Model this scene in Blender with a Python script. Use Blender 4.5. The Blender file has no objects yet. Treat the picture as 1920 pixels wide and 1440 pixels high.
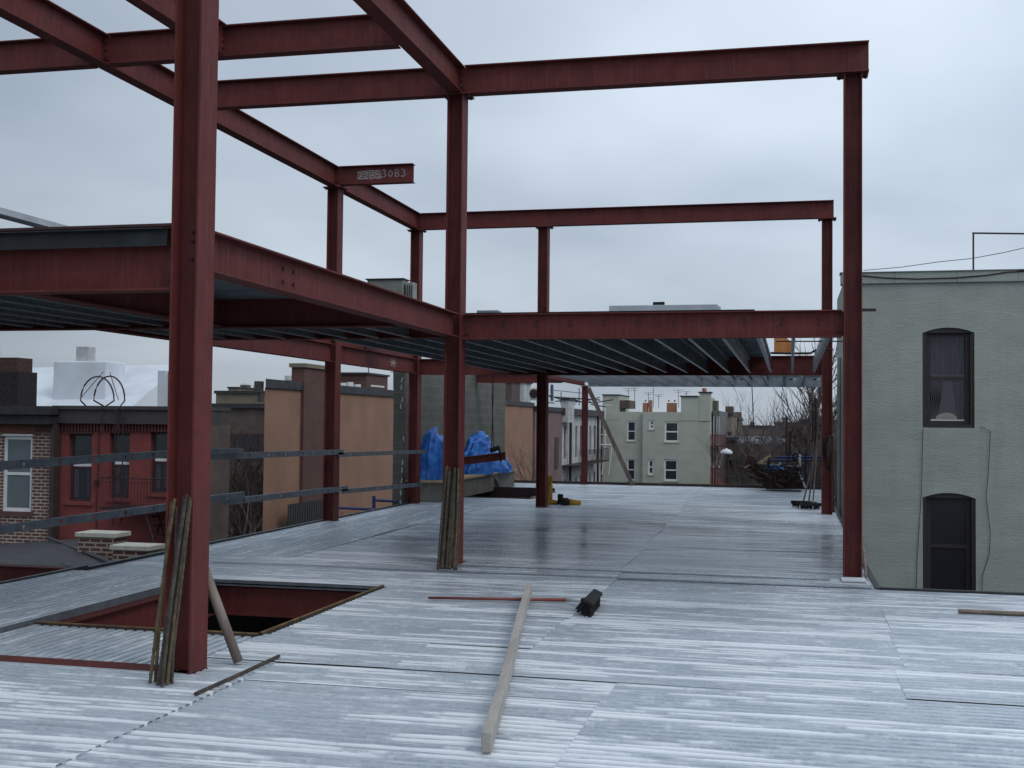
import bpy, bmesh, math, random
from mathutils import Vector, Matrix, noise as mnoise
R = math.radians
random.seed(7)
sc = bpy.context.scene

# ------------------------------------------------------------------ camera
F, PITCH, YAW, ROLL = 2226.4965, 0.0328, 0.2307, -0.0099
EYE = Vector((0, 0, 1.65))
def ray(u, v):
    a = (u-960)/F; b = (720-v)/F
    c, s = math.cos(ROLL), math.sin(ROLL); x, up = c*a+s*b, -s*a+c*b; fw = 1
    c, s = math.cos(PITCH), math.sin(PITCH); yc = c*fw-s*up; z = s*fw+c*up
    c, s = math.cos(YAW), math.sin(YAW)
    return Vector((c*x-s*yc, s*x+c*yc, z))
def at(u, v, ax, val):
    """real point of a sight line on the plane ax = val"""
    i = 'xyz'.index(ax); r = ray(u, v)
    return EYE + r*((val-EYE[i])/r[i])
cam_d = bpy.data.cameras.new('camera'); cam = bpy.data.objects.new('camera', cam_d)
sc.collection.objects.link(cam); sc.camera = cam
cam_d.sensor_width = 36; cam_d.lens = F/1920*36; cam_d.clip_start = .05; cam_d.clip_end = 5000
fwd = ray(960, 720).normalized(); rgt = (ray(1960, 720)-ray(960, 720)).normalized(); up = rgt.cross(fwd)
M = Matrix((rgt, up, -fwd)).transposed().to_4x4(); M.translation = EYE; cam.matrix_world = M

# ------------------------------------------------------------------ light
SUN_EL, SUN_AZ = R(46), R(118)          # azimuth clockwise from +Y
w = bpy.data.worlds.new('World'); sc.world = w; w.use_nodes = True
nt = w.node_tree; nt.nodes.clear()
def N(nt, t, **k):
    n = nt.nodes.new(t)
    for a, b in k.items():
        if a in ('operation', 'blend_type', 'data_type', 'sky_type', 'noise_dimensions', 'wave_type', 'bands_direction', 'interpolation', 'clamp', 'offset', 'offset_frequency', 'squash', 'axis', 'feature'): setattr(n, a, b)
        else: n.inputs[a.replace('_', ' ')].default_value = b
    return n
out = N(nt, 'ShaderNodeOutputWorld'); bg1 = N(nt, 'ShaderNodeBackground'); bg2 = N(nt, 'ShaderNodeBackground'); mx = N(nt, 'ShaderNodeMixShader')
sky = N(nt, 'ShaderNodeTexSky', sky_type='NISHITA'); sky.sun_disc = False; sky.sun_elevation = SUN_EL; sky.sun_rotation = SUN_AZ
nt.links.new(sky.outputs[0], bg1.inputs[0]); bg1.inputs[1].default_value = .06
tc = N(nt, 'ShaderNodeTexCoord')
# clouds laid out on a flat layer overhead: direction / (z + 0.12)
sep = N(nt, 'ShaderNodeSeparateXYZ'); nt.links.new(tc.outputs['Generated'], sep.inputs[0])
zz = N(nt, 'ShaderNodeMath', operation='MAXIMUM'); zz.inputs[1].default_value = 0; nt.links.new(sep.outputs[2], zz.inputs[0])
za = N(nt, 'ShaderNodeMath', operation='ADD'); za.inputs[1].default_value = .30; nt.links.new(zz.outputs[0], za.inputs[0])
dx = N(nt, 'ShaderNodeMath', operation='DIVIDE'); nt.links.new(sep.outputs[0], dx.inputs[0]); nt.links.new(za.outputs[0], dx.inputs[1])
dy = N(nt, 'ShaderNodeMath', operation='DIVIDE'); nt.links.new(sep.outputs[1], dy.inputs[0]); nt.links.new(za.outputs[0], dy.inputs[1])
cmb = N(nt, 'ShaderNodeCombineXYZ'); nt.links.new(dx.outputs[0], cmb.inputs[0]); nt.links.new(dy.outputs[0], cmb.inputs[1])
n1 = N(nt, 'ShaderNodeTexNoise', Scale=1.1, Detail=5, Roughness=.42, Distortion=.15); nt.links.new(cmb.outputs[0], n1.inputs[0])
rp = N(nt, 'ShaderNodeValToRGB'); nt.links.new(n1.outputs[0], rp.inputs[0])
rp.color_ramp.elements[0].position = .32; rp.color_ramp.elements[0].color = (.40, .48, .585, 1)
rp.color_ramp.elements[1].position = .68; rp.color_ramp.elements[1].color = (.77, .865, .98, 1)
# brighter high up and to the right, dull grey low down
gz = N(nt, 'ShaderNodeMapRange'); nt.links.new(sep.outputs[2], gz.inputs[0])
gz.inputs[1].default_value = -.02; gz.inputs[2].default_value = .24; gz.inputs[3].default_value = .66; gz.inputs[4].default_value = 1.10
gx = N(nt, 'ShaderNodeMapRange'); nt.links.new(sep.outputs[0], gx.inputs[0])
gx.inputs[1].default_value = -.62; gx.inputs[2].default_value = .1; gx.inputs[3].default_value = .82; gx.inputs[4].default_value = 1.16
mm = N(nt, 'ShaderNodeMath', operation='MULTIPLY'); nt.links.new(gz.outputs[0], mm.inputs[0]); nt.links.new(gx.outputs[0], mm.inputs[1])
nt.links.new(rp.outputs[0], bg2.inputs[0]); nt.links.new(mm.outputs[0], bg2.inputs[1])
mx.inputs[0].default_value = .88
nt.links.new(bg1.outputs[0], mx.inputs[1]); nt.links.new(bg2.outputs[0], mx.inputs[2]); nt.links.new(mx.outputs[0], out.inputs[0])
sl = bpy.data.lights.new('sun', 'SUN'); sl.energy = .85; sl.angle = R(25); sl.color = (1, .96, .9)
so = bpy.data.objects.new('sun', sl); sc.collection.objects.link(so)
d = Vector((math.sin(SUN_AZ)*math.cos(SUN_EL), math.cos(SUN_AZ)*math.cos(SUN_EL), math.sin(SUN_EL)))
so.rotation_euler = d.to_track_quat('Z', 'Y').to_euler(); so.location = (20, -10, 40)
sc.view_settings.view_transform = 'Standard'; sc.view_settings.look = 'None'; sc.view_settings.gamma = 1; sc.view_settings.exposure = 0
sc.render.resolution_x = 1024; sc.render.resolution_y = 768

# ------------------------------------------------------------------ materials
def newmat(name):
    m = bpy.data.materials.new(name); m.use_nodes = True; nt = m.node_tree; b = nt.nodes['Principled BSDF']
    return m, nt, b
def mixc(nt, fac, a, b):
    n = nt.nodes.new('ShaderNodeMix'); n.data_type = 'RGBA'
    if hasattr(fac, 'links'): nt.links.new(fac, n.inputs[0])
    else: n.inputs[0].default_value = fac
    for s, i in ((a, 6), (b, 7)):
        if hasattr(s, 'links'): nt.links.new(s, n.inputs[i])
        else: n.inputs[i].default_value = (*s, 1)
    return n.outputs[2]
def pos(nt, scale=(1, 1, 1)):
    g = nt.nodes.new('ShaderNodeNewGeometry'); mp = nt.nodes.new('ShaderNodeMapping'); mp.inputs['Scale'].default_value = scale
    nt.links.new(g.outputs['Position'], mp.inputs[0]); return mp.outputs[0]
def noise(nt, scale, vec, detail=4, rough=.55):
    n = N(nt, 'ShaderNodeTexNoise', Scale=scale, Detail=detail, Roughness=rough); nt.links.new(vec, n.inputs[0]); return n.outputs[0]
def ramp(nt, src, p0, p1, v0=0, v1=1):
    n = nt.nodes.new('ShaderNodeMapRange'); n.inputs[1].default_value = p0; n.inputs[2].default_value = p1; n.inputs[3].default_value = v0; n.inputs[4].default_value = v1
    nt.links.new(src, n.inputs[0]); return n.outputs[0]
def bump(nt, b, h, s=.3, dist=.01):
    n = nt.nodes.new('ShaderNodeBump'); n.inputs['Strength'].default_value = s; n.inputs['Distance'].default_value = dist
    nt.links.new(h, n.inputs['Height']); nt.links.new(n.outputs[0], b.inputs['Normal'])
def M0(name, col, rough=.7, metal=0, var=.25, scale=6, stretch=(1, 1, 1), bmp=.15, col2=None, dist=.01):
    m, nt, b = newmat(name); v = pos(nt, stretch); n = noise(nt, scale, v, 6, .6)
    c2 = col2 or tuple(c*(1-var) for c in col)
    nt.links.new(mixc(nt, ramp(nt, n, .35, .65), c2, col), b.inputs['Base Color'])
    nt.links.new(ramp(nt, n, .3, .7, min(1, rough*1.12), rough*.88), b.inputs['Roughness'])
    b.inputs['Metallic'].default_value = metal
    if bmp: bump(nt, b, noise(nt, scale*6, v, 3), bmp, dist)
    return m
def primer(name, col):
    m, nt, b = newmat(name); v = pos(nt)
    n = noise(nt, 3, v, 6, .65); n2 = noise(nt, 38, v, 3, .7); vs = pos(nt, (6, 6, .5)); n3 = noise(nt, 5, vs, 4, .6)
    c = mixc(nt, ramp(nt, n, .35, .7), tuple(x*.72 for x in col), tuple(min(1, x*1.12) for x in col))
    c = mixc(nt, ramp(nt, n3, .52, .75, 0, .5), c, tuple(x*1.25+.01 for x in col))
    n5 = noise(nt, 9, pos(nt, (1, 1, 1.6)), 6, .75); c = mixc(nt, ramp(nt, n5, .57, .66, 0, .65), c, (.06, .022, .018)); n6 = noise(nt, 13, pos(nt, (2, 2, .6)), 5, .8); c = mixc(nt, ramp(nt, n6, .63, .72, 0, .55), c, (.24, .10, .085)); c = mixc(nt, ramp(nt, n2, .64, .70, 0, .8), c, (.035, .02, .018))
    nt.links.new(c, b.inputs['Base Color']); nt.links.new(ramp(nt, n3, .3, .7, .82, .6), b.inputs['Roughness']); b.inputs['Specular IOR Level'].default_value = .35
    bump(nt, b, n2, .12, .004); return m
RED = primer('red_primer', (.130, .027, .024))
BOLT = M0('dark_bolt', (.05, .03, .03), .6, .4)
GALV = M0('galvanised', (.34, .38, .42), .42, .75, .3, 9, (1, 1, 1), .05)
GALVJ = M0('galvanised_joist', (.52, .56, .60), .45, .35, .25, 5, (1, 1, 1), .05)
GALVD = M0('galvanised_dull', (.19, .21, .24), .55, .5, .35, 7, (1, 1, 1), .05)
DARKST = M0('dark_steel', (.045, .05, .055), .5, .5, .3, 5)
RUSTY = M0('rusty_steel', (.16, .09, .035), .75, .2, .5, 14, bmp=.3, col2=(.05, .03, .02))
YEL = M0('yellow_angle_paint', (.24, .14, .04), .7, 0, .5, 9, col2=(.09, .05, .025))
RUSTD = M0('rust_dark', (.055, .04, .03), .8, .1, .4, 9)
TIMBER = M0('weathered_timber', (.44, .41, .375), .8, 0, .3, 7, (1, .12, 1), .3)
TIMBER2 = M0('raw_timber', (.5, .36, .2), .8, 0, .3, 9, (1, 1, 1), .3)
GREYW = M0('grey_brown_wood', (.24, .19, .16), .8, 0, .4, 9, (1, 1, .2), .3)
BLACKR = M0('black_rubber', (.012, .012, .014), .85, 0, .3, 40, bmp=.8)
WHITE = M0('white_paint', (.68, .69, .70), .6, 0, .12, 5)
CREAM = M0('stone_cap', (.50, .48, .42), .85, 0, .2, 8)
BLUE = M0('blue_paint', (.025, .035, .16), .5, 0, .3, 8)
YELLOW = M0('yellow_plastic', (.62, .33, .03), .55, 0, .3, 8)
ORANGE = M0('orange_wood', (.50, .20, .05), .7, 0, .3, 8)
DKBROWN = M0('dark_brown_paint', (.030, .020, .020), .55, 0, .3, 8)
TAR = M0('tar_black', (.025, .025, .03), .7, 0, .4, 4)
COPE = M0('dark_coping', (.035, .035, .042), .6, .1, .4, 3)
CHALK = M0('chalk', (.45, .42, .42), .95, 0, .3, 60, bmp=0)
SILVER = M0('silver_roof_coat', (.66, .70, .75), .7, .05, .16, 1.2, bmp=.15, dist=.02)
TWIGL = M0('pale_twig', (.17, .135, .12), .95, 0, .4, 3, bmp=0)
BARK = M0('bark', (.085, .070, .062), .9, 0, .4, 9, bmp=.3)
TWIG = M0('twig', (.13, .105, .10), .95, 0, .4, 3, bmp=0)
TWIGD = M0('dark_twig', (.085, .068, .062), .95, 0, .4, 3, bmp=0)
GROUND = M0('ground_mat', (.085, .08, .065), .95, 0, .5, .35, bmp=.4, col2=(.035, .04, .03))
YARDSNOW = M0('snow_patch', (.5, .52, .56), .9, 0, .3, 3)
LEDGE = M0('concrete_ledge', (.22, .205, .18), .9, 0, .25, 3)
TERRA = M0('terracotta', (.36, .16, .10), .8, 0, .3, 9)
RUSTB = M0('rust_brown', (.065, .032, .024), .85, .1, .45, 3, bmp=.4)
REDPAINT = M0('fire_escape_red', (.17, .035, .03), .6, 0, .4, 6)
ORANGEW = M0('orange_stucco', (.29, .165, .112), .92, 0, .18, .8, bmp=.2)
MAUVE = M0('mauve_stucco', (.20, .13, .13), .92, 0, .25, .8)
HOUSEW = M0('white_house_paint', (.52, .53, .54), .85, 0, .35, 1.2)
TANB = M0('tan_brick_far', (.20, .17, .125), .92, 0, .25, 1)
DKBRICK = M0('dark_brick_far', (.115, .085, .075), .92, 0, .35, 1)
BROWNF = M0('brown_far', (.13, .09, .075), .92, 0, .3, .5)
CURTAIN = M0('curtain', (.075, .062, .085), .9, 0, .5, 5, (9, 9, .5), .2)
PLATE = M0('grout_pad', (.6, .63, .66), .8, 0, .2, 20)

def stucco(name, col, sc1=1.2):
    m, nt, b = newmat(name); v = pos(nt, (1, 1, 2.2)); n = noise(nt, sc1, v, 6, .6); n2 = noise(nt, 16, v, 5, .65)
    vs = pos(nt, (2.5, 2.5, .25)); n3 = noise(nt, 1.5, vs, 4, .6); vf = pos(nt, (1.0, 1.0, 5)); n4 = noise(nt, 4.2, vf, 6, .75)
    c = mixc(nt, ramp(nt, n, .35, .65), tuple(x*.86 for x in col), col)
    c = mixc(nt, ramp(nt, n3, .5, .8, 0, .45), c, tuple(x*.72 for x in col))
    c = mixc(nt, ramp(nt, n4, .68, .76, 0, .55), c, tuple(x*.55 for x in col))
    nt.links.new(c, b.inputs['Base Color']); b.inputs['Roughness'].default_value = .9
    mixh = nt.nodes.new('ShaderNodeMath'); mixh.operation = 'ADD'; nt.links.new(n2, mixh.inputs[0]); nt.links.new(n4, mixh.inputs[1])
    bump(nt, b, mixh.outputs[0], .45, .022); return m
SAGE = stucco('sage_green_stucco', (.355, .39, .355))
SAGE2 = stucco('sage_grey_stucco', (.42, .44, .375), .7)
def brick(name, c1, c2, mortar, horiz='x', sx=1.0, bw=.21, bh=.07, ms=.012, bumpk=.4):
    m, nt, b = newmat(name)
    g = nt.nodes.new('ShaderNodeNewGeometry'); s = nt.nodes.new('ShaderNodeSeparateXYZ'); nt.links.new(g.outputs['Position'], s.inputs[0])
    c = nt.nodes.new('ShaderNodeCombineXYZ'); nt.links.new(s.outputs[0 if horiz == 'x' else 1], c.inputs[0]); nt.links.new(s.outputs[2], c.inputs[1])
    br = nt.nodes.new('ShaderNodeTexBrick'); nt.links.new(c.outputs[0], br.inputs[0])
    br.inputs['Color1'].default_value = (*c1, 1); br.inputs['Color2'].default_value = (*c2, 1); br.inputs['Mortar'].default_value = (*mortar, 1)
    br.inputs['Scale'].default_value = 1; br.inputs['Brick Width'].default_value = bw; br.inputs['Row Height'].default_value = bh; br.inputs['Mortar Size'].default_value = ms
    v = pos(nt); n = noise(nt, 1.3, v, 5, .6)
    cc = mixc(nt, ramp(nt, n, .4, .75, 0, .6), br.outputs['Color'], tuple(x*.55 for x in c1))
    nt.links.new(cc, b.inputs['Base Color']); b.inputs['Roughness'].default_value = .9
    bump(nt, b, br.outputs['Fac'], -bumpk, .008); return m
BRICK = brick('red_brown_brick', (.13, .052, .042), (.085, .035, .032), (.36, .33, .28), bh=.085, bw=.24, ms=.015)
BRICKF = brick('chimney_brick', (.13, .05, .040), (.08, .035, .03), (.11, .07, .06), 'y')
PAINTB = brick('painted_red_brick', (.23, .052, .050), (.20, .047, .045), (.16, .037, .035), ms=.008)
CMU = brick('concrete_block', (.125, .125, .108), (.105, .105, .092), (.155, .15, .135), 'y', bw=.41, bh=.205, ms=.012)
CMUX = brick('concrete_block_end', (.125, .125, .108), (.105, .105, .092), (.155, .15, .135), 'x', bw=.41, bh=.205, ms=.012)

def glass(name, col=(.02, .024, .03), rough=.08):
    m, nt, b = newmat(name); v = pos(nt)
    nt.links.new(mixc(nt, noise(nt, 3, v), col, tuple(c*1.8 for c in col)), b.inputs['Base Color'])
    b.inputs['Roughness'].default_value = rough; b.inputs['Specular IOR Level'].default_value = .6; return m
GLASS = glass('window_glass'); GLASSC = glass('window_glass_pale', (.085, .10, .115), .2); GLASSD = glass('window_glass_dark', (.010, .011, .014), .25)

PITCH_R = .083
def deckmat(name, ax):
    """galvanised form deck; rib tops carry white bloom and painted sky reflection, valleys painted groove shade, one stretch is wet"""
    m, nt, b = newmat(name)
    g = nt.nodes.new('ShaderNodeNewGeometry'); sp_ = nt.nodes.new('ShaderNodeSeparateXYZ'); nt.links.new(g.outputs['Position'], sp_.inputs[0])
    al, ac = (sp_.outputs[0], sp_.outputs[1]) if ax == 'x' else (sp_.outputs[1], sp_.outputs[0])
    def ma(op, a, bb=None, c=None):
        n = nt.nodes.new('ShaderNodeMath'); n.operation = op
        for k, v in enumerate((a, bb, c)):
            if v is None: continue
            if hasattr(v, 'links'): nt.links.new(v, n.inputs[k])
            else: n.inputs[k].default_value = v
        return n.outputs[0]
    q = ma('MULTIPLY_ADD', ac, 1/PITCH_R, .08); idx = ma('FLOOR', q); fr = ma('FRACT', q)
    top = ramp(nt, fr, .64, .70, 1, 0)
    oi = nt.nodes.new('ShaderNodeObjectInfo')
    def nz(sa, si, detail, off=0, rough=.5):
        c = nt.nodes.new('ShaderNodeCombineXYZ'); nt.links.new(ma('MULTIPLY_ADD', al, sa, ma('MULTIPLY_ADD', oi.outputs['Random'], 60, off)), c.inputs[0]); nt.links.new(ma('MULTIPLY', idx, si), c.inputs[1]); return noise(nt, 1, c.outputs[0], detail, rough)
    cluster = nz(.22, .19, 2); rib = nz(.62, 3.71, 3, 7, .6); dash = nz(1.9, 5.13, 5, 3, .72); dash2 = nz(14, 9.1, 2, 11, .6)
    w = ma('ADD', ma('MULTIPLY', cluster, .75), ma('MULTIPLY', rib, 1.0)); w = ma('MULTIPLY_ADD', dash2, .10, w)
    full = ramp(nt, w, .93, .98, 0, 1)
    wd = ramp(nt, w, .98, 1.14, .26, .66); full = ma('MULTIPLY', full, ramp(nt, ma('SUBTRACT', wd, fr), -.03, .03, 0, 1))
    broken = ramp(nt, ma('MULTIPLY_ADD', rib, .6, dash), .86, .96, 0, .7)
    fine = ramp(nt, noise(nt, 1, pos(nt, (4, 60, 0) if ax == 'x' else (60, 4, 0)), 3, .7), .50, .68, 0, .6)
    big = noise(nt, .35, pos(nt), 4, .5); sp = noise(nt, 26, pos(nt), 4, .7)
    f = ma('MULTIPLY', ma('MAXIMUM', ma('MAXIMUM', full, broken), fine), top)  # white streaks: part dried bloom, part sky reflection put into the rib-top colour
    # wet stretch of the middle bay: darker and glossier
    dw = nt.nodes.new('ShaderNodeVectorMath'); dw.operation = 'DISTANCE'; nt.links.new(pos(nt, (.30, .19, 0)), dw.inputs[0]); dw.inputs[1].default_value = (-1.3*.30, 16.6*.19, 0)
    wn = ma('MULTIPLY_ADD', noise(nt, 1.0, pos(nt, (.5, .8, 0)), 5, .6), 1.3, dw.outputs['Value']); wet = ramp(nt, wn, 1.1, 2.1, 1, 0)
    base = mixc(nt, ramp(nt, big, .35, .65), (.42, .475, .54), (.55, .61, .67))
    base = mixc(nt, ramp(nt, sp, .42, .7, 0, .6), base, (.68, .74, .80))
    base = mixc(nt, ramp(nt, noise(nt, 1, pos(nt, (1.2, 5, 0) if ax == 'x' else (5, 1.2, 0)), 5, .65), .58, .72, 0, .45), base, (.25, .26, .28))
    base = mixc(nt, ma('MULTIPLY', ma('SUBTRACT', 1, top), .9), base, (.05, .055, .065))  # groove shade between the ribs, put into the base colour
    base = mixc(nt, ramp(nt, wet, 0, 1, 0, .85), base, (.105, .122, .14))
    f = ma('MULTIPLY', f, ramp(nt, wet, 0, 1, 1, .12))
    nt.links.new(mixc(nt, f, base, (.90, .94, .98)), b.inputs['Base Color'])
    nt.links.new(ramp(nt, f, 0, 1, .35, .05), b.inputs['Metallic'])
    nt.links.new(ma('MULTIPLY_ADD', wet, -.25, ramp(nt, sp, .3, .7, .50, .34)), b.inputs['Roughness'])
    bump(nt, b, sp, .15, .003); return m
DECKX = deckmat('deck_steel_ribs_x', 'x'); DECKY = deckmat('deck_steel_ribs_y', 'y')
def tarpmat():
    m, nt, b = newmat('blue_tarp'); v = pos(nt); n = noise(nt, 4, v, 6, .6)
    nt.links.new(mixc(nt, ramp(nt, n, .4, .65), (.012, .10, .42), (.04, .24, .74)), b.inputs['Base Color'])
    b.inputs['Roughness'].default_value = .42; bump(nt, b, noise(nt, 9, v, 5, .7), .6, .04); return m
TARP = tarpmat()

# ------------------------------------------------------------------ object helpers
C = sc.collection
def setp(o, label=None, cat=None, group=None, kind=None):
    if label: o['label'] = label
    if cat: o['category'] = cat
    if group: o['group'] = group
    if kind: o['kind'] = kind
    return o
def empty(name, label, cat, loc=(0, 0, 0), group=None):
    o = bpy.data.objects.new(name, None); C.objects.link(o); o.location = loc; o.empty_display_size = .2
    return setp(o, label, cat, group)
class MB:
    """collects faces for ONE mesh"""
    def __init__(s): s.v = []; s.f = []
    def add(s, vs, fs):
        n = len(s.v); s.v += [tuple(p) for p in vs]; s.f += [tuple(i+n for i in f) for f in fs]; return s
    def box(s, a, b, rot=None, about=None):
        x0, y0, z0 = (min(a[i], b[i]) for i in range(3)); x1, y1, z1 = (max(a[i], b[i]) for i in range(3))
        vs = [Vector(p) for p in ((x0, y0, z0), (x1, y0, z0), (x1, y1, z0), (x0, y1, z0), (x0, y0, z1), (x1, y0, z1), (x1, y1, z1), (x0, y1, z1))]
        if rot is not None:
            c = Vector(about) if about else sum(vs, Vector())/8
            vs = [c+rot@(p-c) for p in vs]
        return s.add(vs, [(0, 3, 2, 1), (4, 5, 6, 7), (0, 1, 5, 4), (1, 2, 6, 5), (2, 3, 7, 6), (3, 0, 4, 7)])
    def tube(s, pts, r, n=8, r1=None, cap=True):
        pts = [Vector(p) for p in pts]; k = len(pts); rings = []
        for i, p in enumerate(pts):
            t = (pts[min(i+1, k-1)]-pts[max(i-1, 0)]).normalized()
            a = Vector((0, 0, 1)) if abs(t.z) < .9 else Vector((1, 0, 0))
            u = t.cross(a).normalized(); w_ = t.cross(u)
            rr = r if r1 is None else r+(r1-r)*i/(k-1)
            rings.append([p+(u*math.cos(2*math.pi*j/n)+w_*math.sin(2*math.pi*j/n))*rr for j in range(n)])
        vs = [q for rg in rings for q in rg]; fs = []
        for i in range(k-1):
            for j in range(n): fs.append((i*n+j, i*n+(j+1) % n, (i+1)*n+(j+1) % n, (i+1)*n+j))
        if cap: fs.append(tuple(range(n))[::-1]); fs.append(tuple((k-1)*n+j for j in range(n)))
        return s.add(vs, fs)
    def prism(s, poly, d):   # poly: list of 3-D points (planar), extruded by vector d
        n = len(poly); P = [Vector(p) for p in poly]; d = Vector(d)
        fs = [tuple(range(n))[::-1], tuple(range(n, 2*n))]+[(i, (i+1) % n, n+(i+1) % n, n+i) for i in range(n)]
        return s.add(P+[p+d for p in P], fs)
    def build(s, name, mat, parent=None, smooth=False, loc=None, bevel=0):
        me = bpy.data.meshes.new(name); 
        if loc is not None:
            L = Vector(loc); s.v = [tuple(Vector(p)-L) for p in s.v]
        me.from_pydata(s.v, [], s.f); me.materials.append(mat); me.validate()
        bm = bmesh.new(); bm.from_mesh(me); bmesh.ops.recalc_face_normals(bm, faces=bm.faces); bm.to_mesh(me); bm.free()
        o = bpy.data.objects.new(name, me); C.objects.link(o)
        if smooth:
            for p in me.polygons: p.use_smooth = True
        if parent is not None:
            o.parent = parent
            if loc is None: o.matrix_parent_inverse = Matrix.Translation(parent.location).inverted()
        if loc is not None: o.location = loc
        if bevel:
            m = o.modifiers.new('bevel', 'BEVEL'); m.width = bevel; m.segments = 2; m.limit_method = 'ANGLE'
        return o
def struct(o): o['kind'] = 'structure'; return o
def part(mb, name, mat, parent, **k): return mb.build(name, mat, parent, **k)

# ------------------------------------------------------------------ steel members
XL, XM, XF, XR = -7.434, -3.8835, -4.7846, .6609
YA, YB, YC, YD, YE, YEND = 7.19, 13.5546, 11.6443, 18.5758, 23.0351, 32.0
ZF, ZR, BF, BR = 2.93, 5.90, .30, .34
CW, CD = .193, .234
def bolts(mb, pts, axis, r=.012, h=.014):
    for p in pts:
        p = Vector(p); a = Vector({'x': (1, 0, 0), 'y': (0, 1, 0), 'z': (0, 0, 1)}[axis[-1]])*(-1 if axis[0] == '-' else 1)
        mb.tube([p, p+a*h], r, 6)
def column(x, y, z0, z1, label, cap=True, boltz=(), base=True):
    t = empty('steel_column', label, 'column', (x, y, z0), 'red primed steel columns')
    w2, d2, tf, tw = CW/2, CD/2, .014, .010
    m = MB(); m.box((x-w2, y-d2, z0), (x-w2+tf, y+d2, z1)); m.build('flange', RED, t)
    m = MB(); m.box((x+w2-tf, y-d2, z0), (x+w2, y+d2, z1)); m.build('flange', RED, t)
    m = MB(); m.box((x-w2+tf, y-tw/2, z0), (x+w2-tf, y+tw/2, z1)); m.build('web', RED, t)
    if cap:
        m = MB(); m.box((x-w2-.07, y-d2-.03, z1), (x+w2+.07, y+d2+.03, z1+.018)); m.build('cap_plate', RED, t)
        m = MB(); bolts(m, [(x+sx*(w2+.045), y+sy*.08, z1-.022) for sx in (-1, 1) for sy in (-1, 1)], 'z', .014, .022); m.build('bolt_heads', BOLT, t)
    if base:
        m = MB(); m.box((x-w2-.03, y-d2-.03, z0-.03), (x+w2+.03, y+d2+.03, z0)); m.build('base_plate', PLATE if x > 0 else RED, t)
    if boltz:
        for z in boltz: m = MB(); bolts(m, [(x, y-tw/2, z)], '-y', .013, .014); m.build('bolt_head', BOLT, t)
    return t
def ibeam(p0, p1, ztop, depth, label, fw=.15, tf=.013, tw=.009, name='steel_beam', clip0=False, clip1=False, boltpts=None, group='red primed steel beams', cope=.02):
    """horizontal wide flange beam between two plan points"""
    a = Vector((p0[0], p0[1], 0)); b = Vector((p1[0], p1[1], 0)); t = (b-a).normalized(); n = Vector((-t.y, t.x, 0))
    e = empty(name, label, 'beam', (a.x, a.y, ztop-depth), group)
    def bar(o0, o1, z0, z1, nm, s0=0, s1=0):
        m = MB(); A = a+t*s0; B = b-t*s1
        m.prism([A+n*o0+Vector((0, 0, z0)), A+n*o1+Vector((0, 0, z0)), A+n*o1+Vector((0, 0, z1)), A+n*o0+Vector((0, 0, z1))], B-A); return m.build(nm, RED, e)
    c0 = cope if clip0 else 0; c1 = cope if clip1 else 0
    bar(-fw/2, fw/2, ztop-tf, ztop, 'top_flange', c0, c1); bar(-fw/2, fw/2, ztop-depth, ztop-depth+tf, 'bottom_flange', c0, c1)
    bar(-tw/2, tw/2, ztop-depth+tf, ztop-tf, 'web')
    for flag, P, sg in ((clip0, a, 1), (clip1, b, -1)):
        if flag:
            m = MB()
            for o in (tw/2, -tw/2-.010):
                A = P+t*(sg*.002)
                m.prism([A+n*o+Vector((0, 0, ztop-depth*.82)), A+n*(o+.010)+Vector((0, 0, ztop-depth*.82)), A+n*(o+.010)+Vector((0, 0, ztop-depth*.18)), A+n*o+Vector((0, 0, ztop-depth*.18))], t*(sg*.085))
            m.build('clip_angle', RED, e)
            for k in range(3):
                q = P+t*(sg*.05)+Vector((0, 0, ztop-depth*(.28+.22*k))); MB().tube([q-n*.034, q+n*.034], .012, 6).build('bolt', BOLT, e)
    if boltpts:
        m = MB(); 
        for q, ax in boltpts: bolts(m, [q], ax, .016, .012)
        m.build('bolt_heads', BOLT, e)
    return e
column(XM, YA, 0, 6.6, 'nearest red steel column, its foot hidden behind rusty rebar, beside the floor opening', cap=False, boltz=(2.72, 2.84, 2.90), base=False)
column(XM, YB, 0, 5.54, 'red steel column in the middle of the frame with a bundle of rebar against its foot')
column(XR, YB, 0, 5.54, 'front right red steel column standing by the deck notch, before the green building')
column(XL, YD, 0, 5.54, 'red steel column under the beam stub with chalk writing')
column(XL, YE, 0, 5.54, 'red steel column right beside the blue tarpaulins and the block wall')
column(XF, YE, 0, 5.54, 'dark shaded steel column with yellow boots at its foot')
column(XR, YE, 0, 5.54, 'rear right red steel column with long handled brooms leaning on it')
tr = empty('steel_post', 'thin red steel post at the far edge of the deck', 'post', (-5.45, 31.9, 0))
m = MB(); m.box((-5.53, 31.86, 0), (-5.37, 31.875, 2.66)); m.box((-5.53, 31.935, 0), (-5.37, 31.95, 2.66)); m.build('flange', RED, tr)
m = MB(); m.box((-5.455, 31.875, 0), (-5.445, 31.935, 2.66)); m.build('web', RED, tr)
m = MB(); m.box((-5.56, 31.83, 2.66), (-5.34, 31.98, 2.675)); m.build('cap_plate', RED, tr)

hw = CW/2
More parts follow.
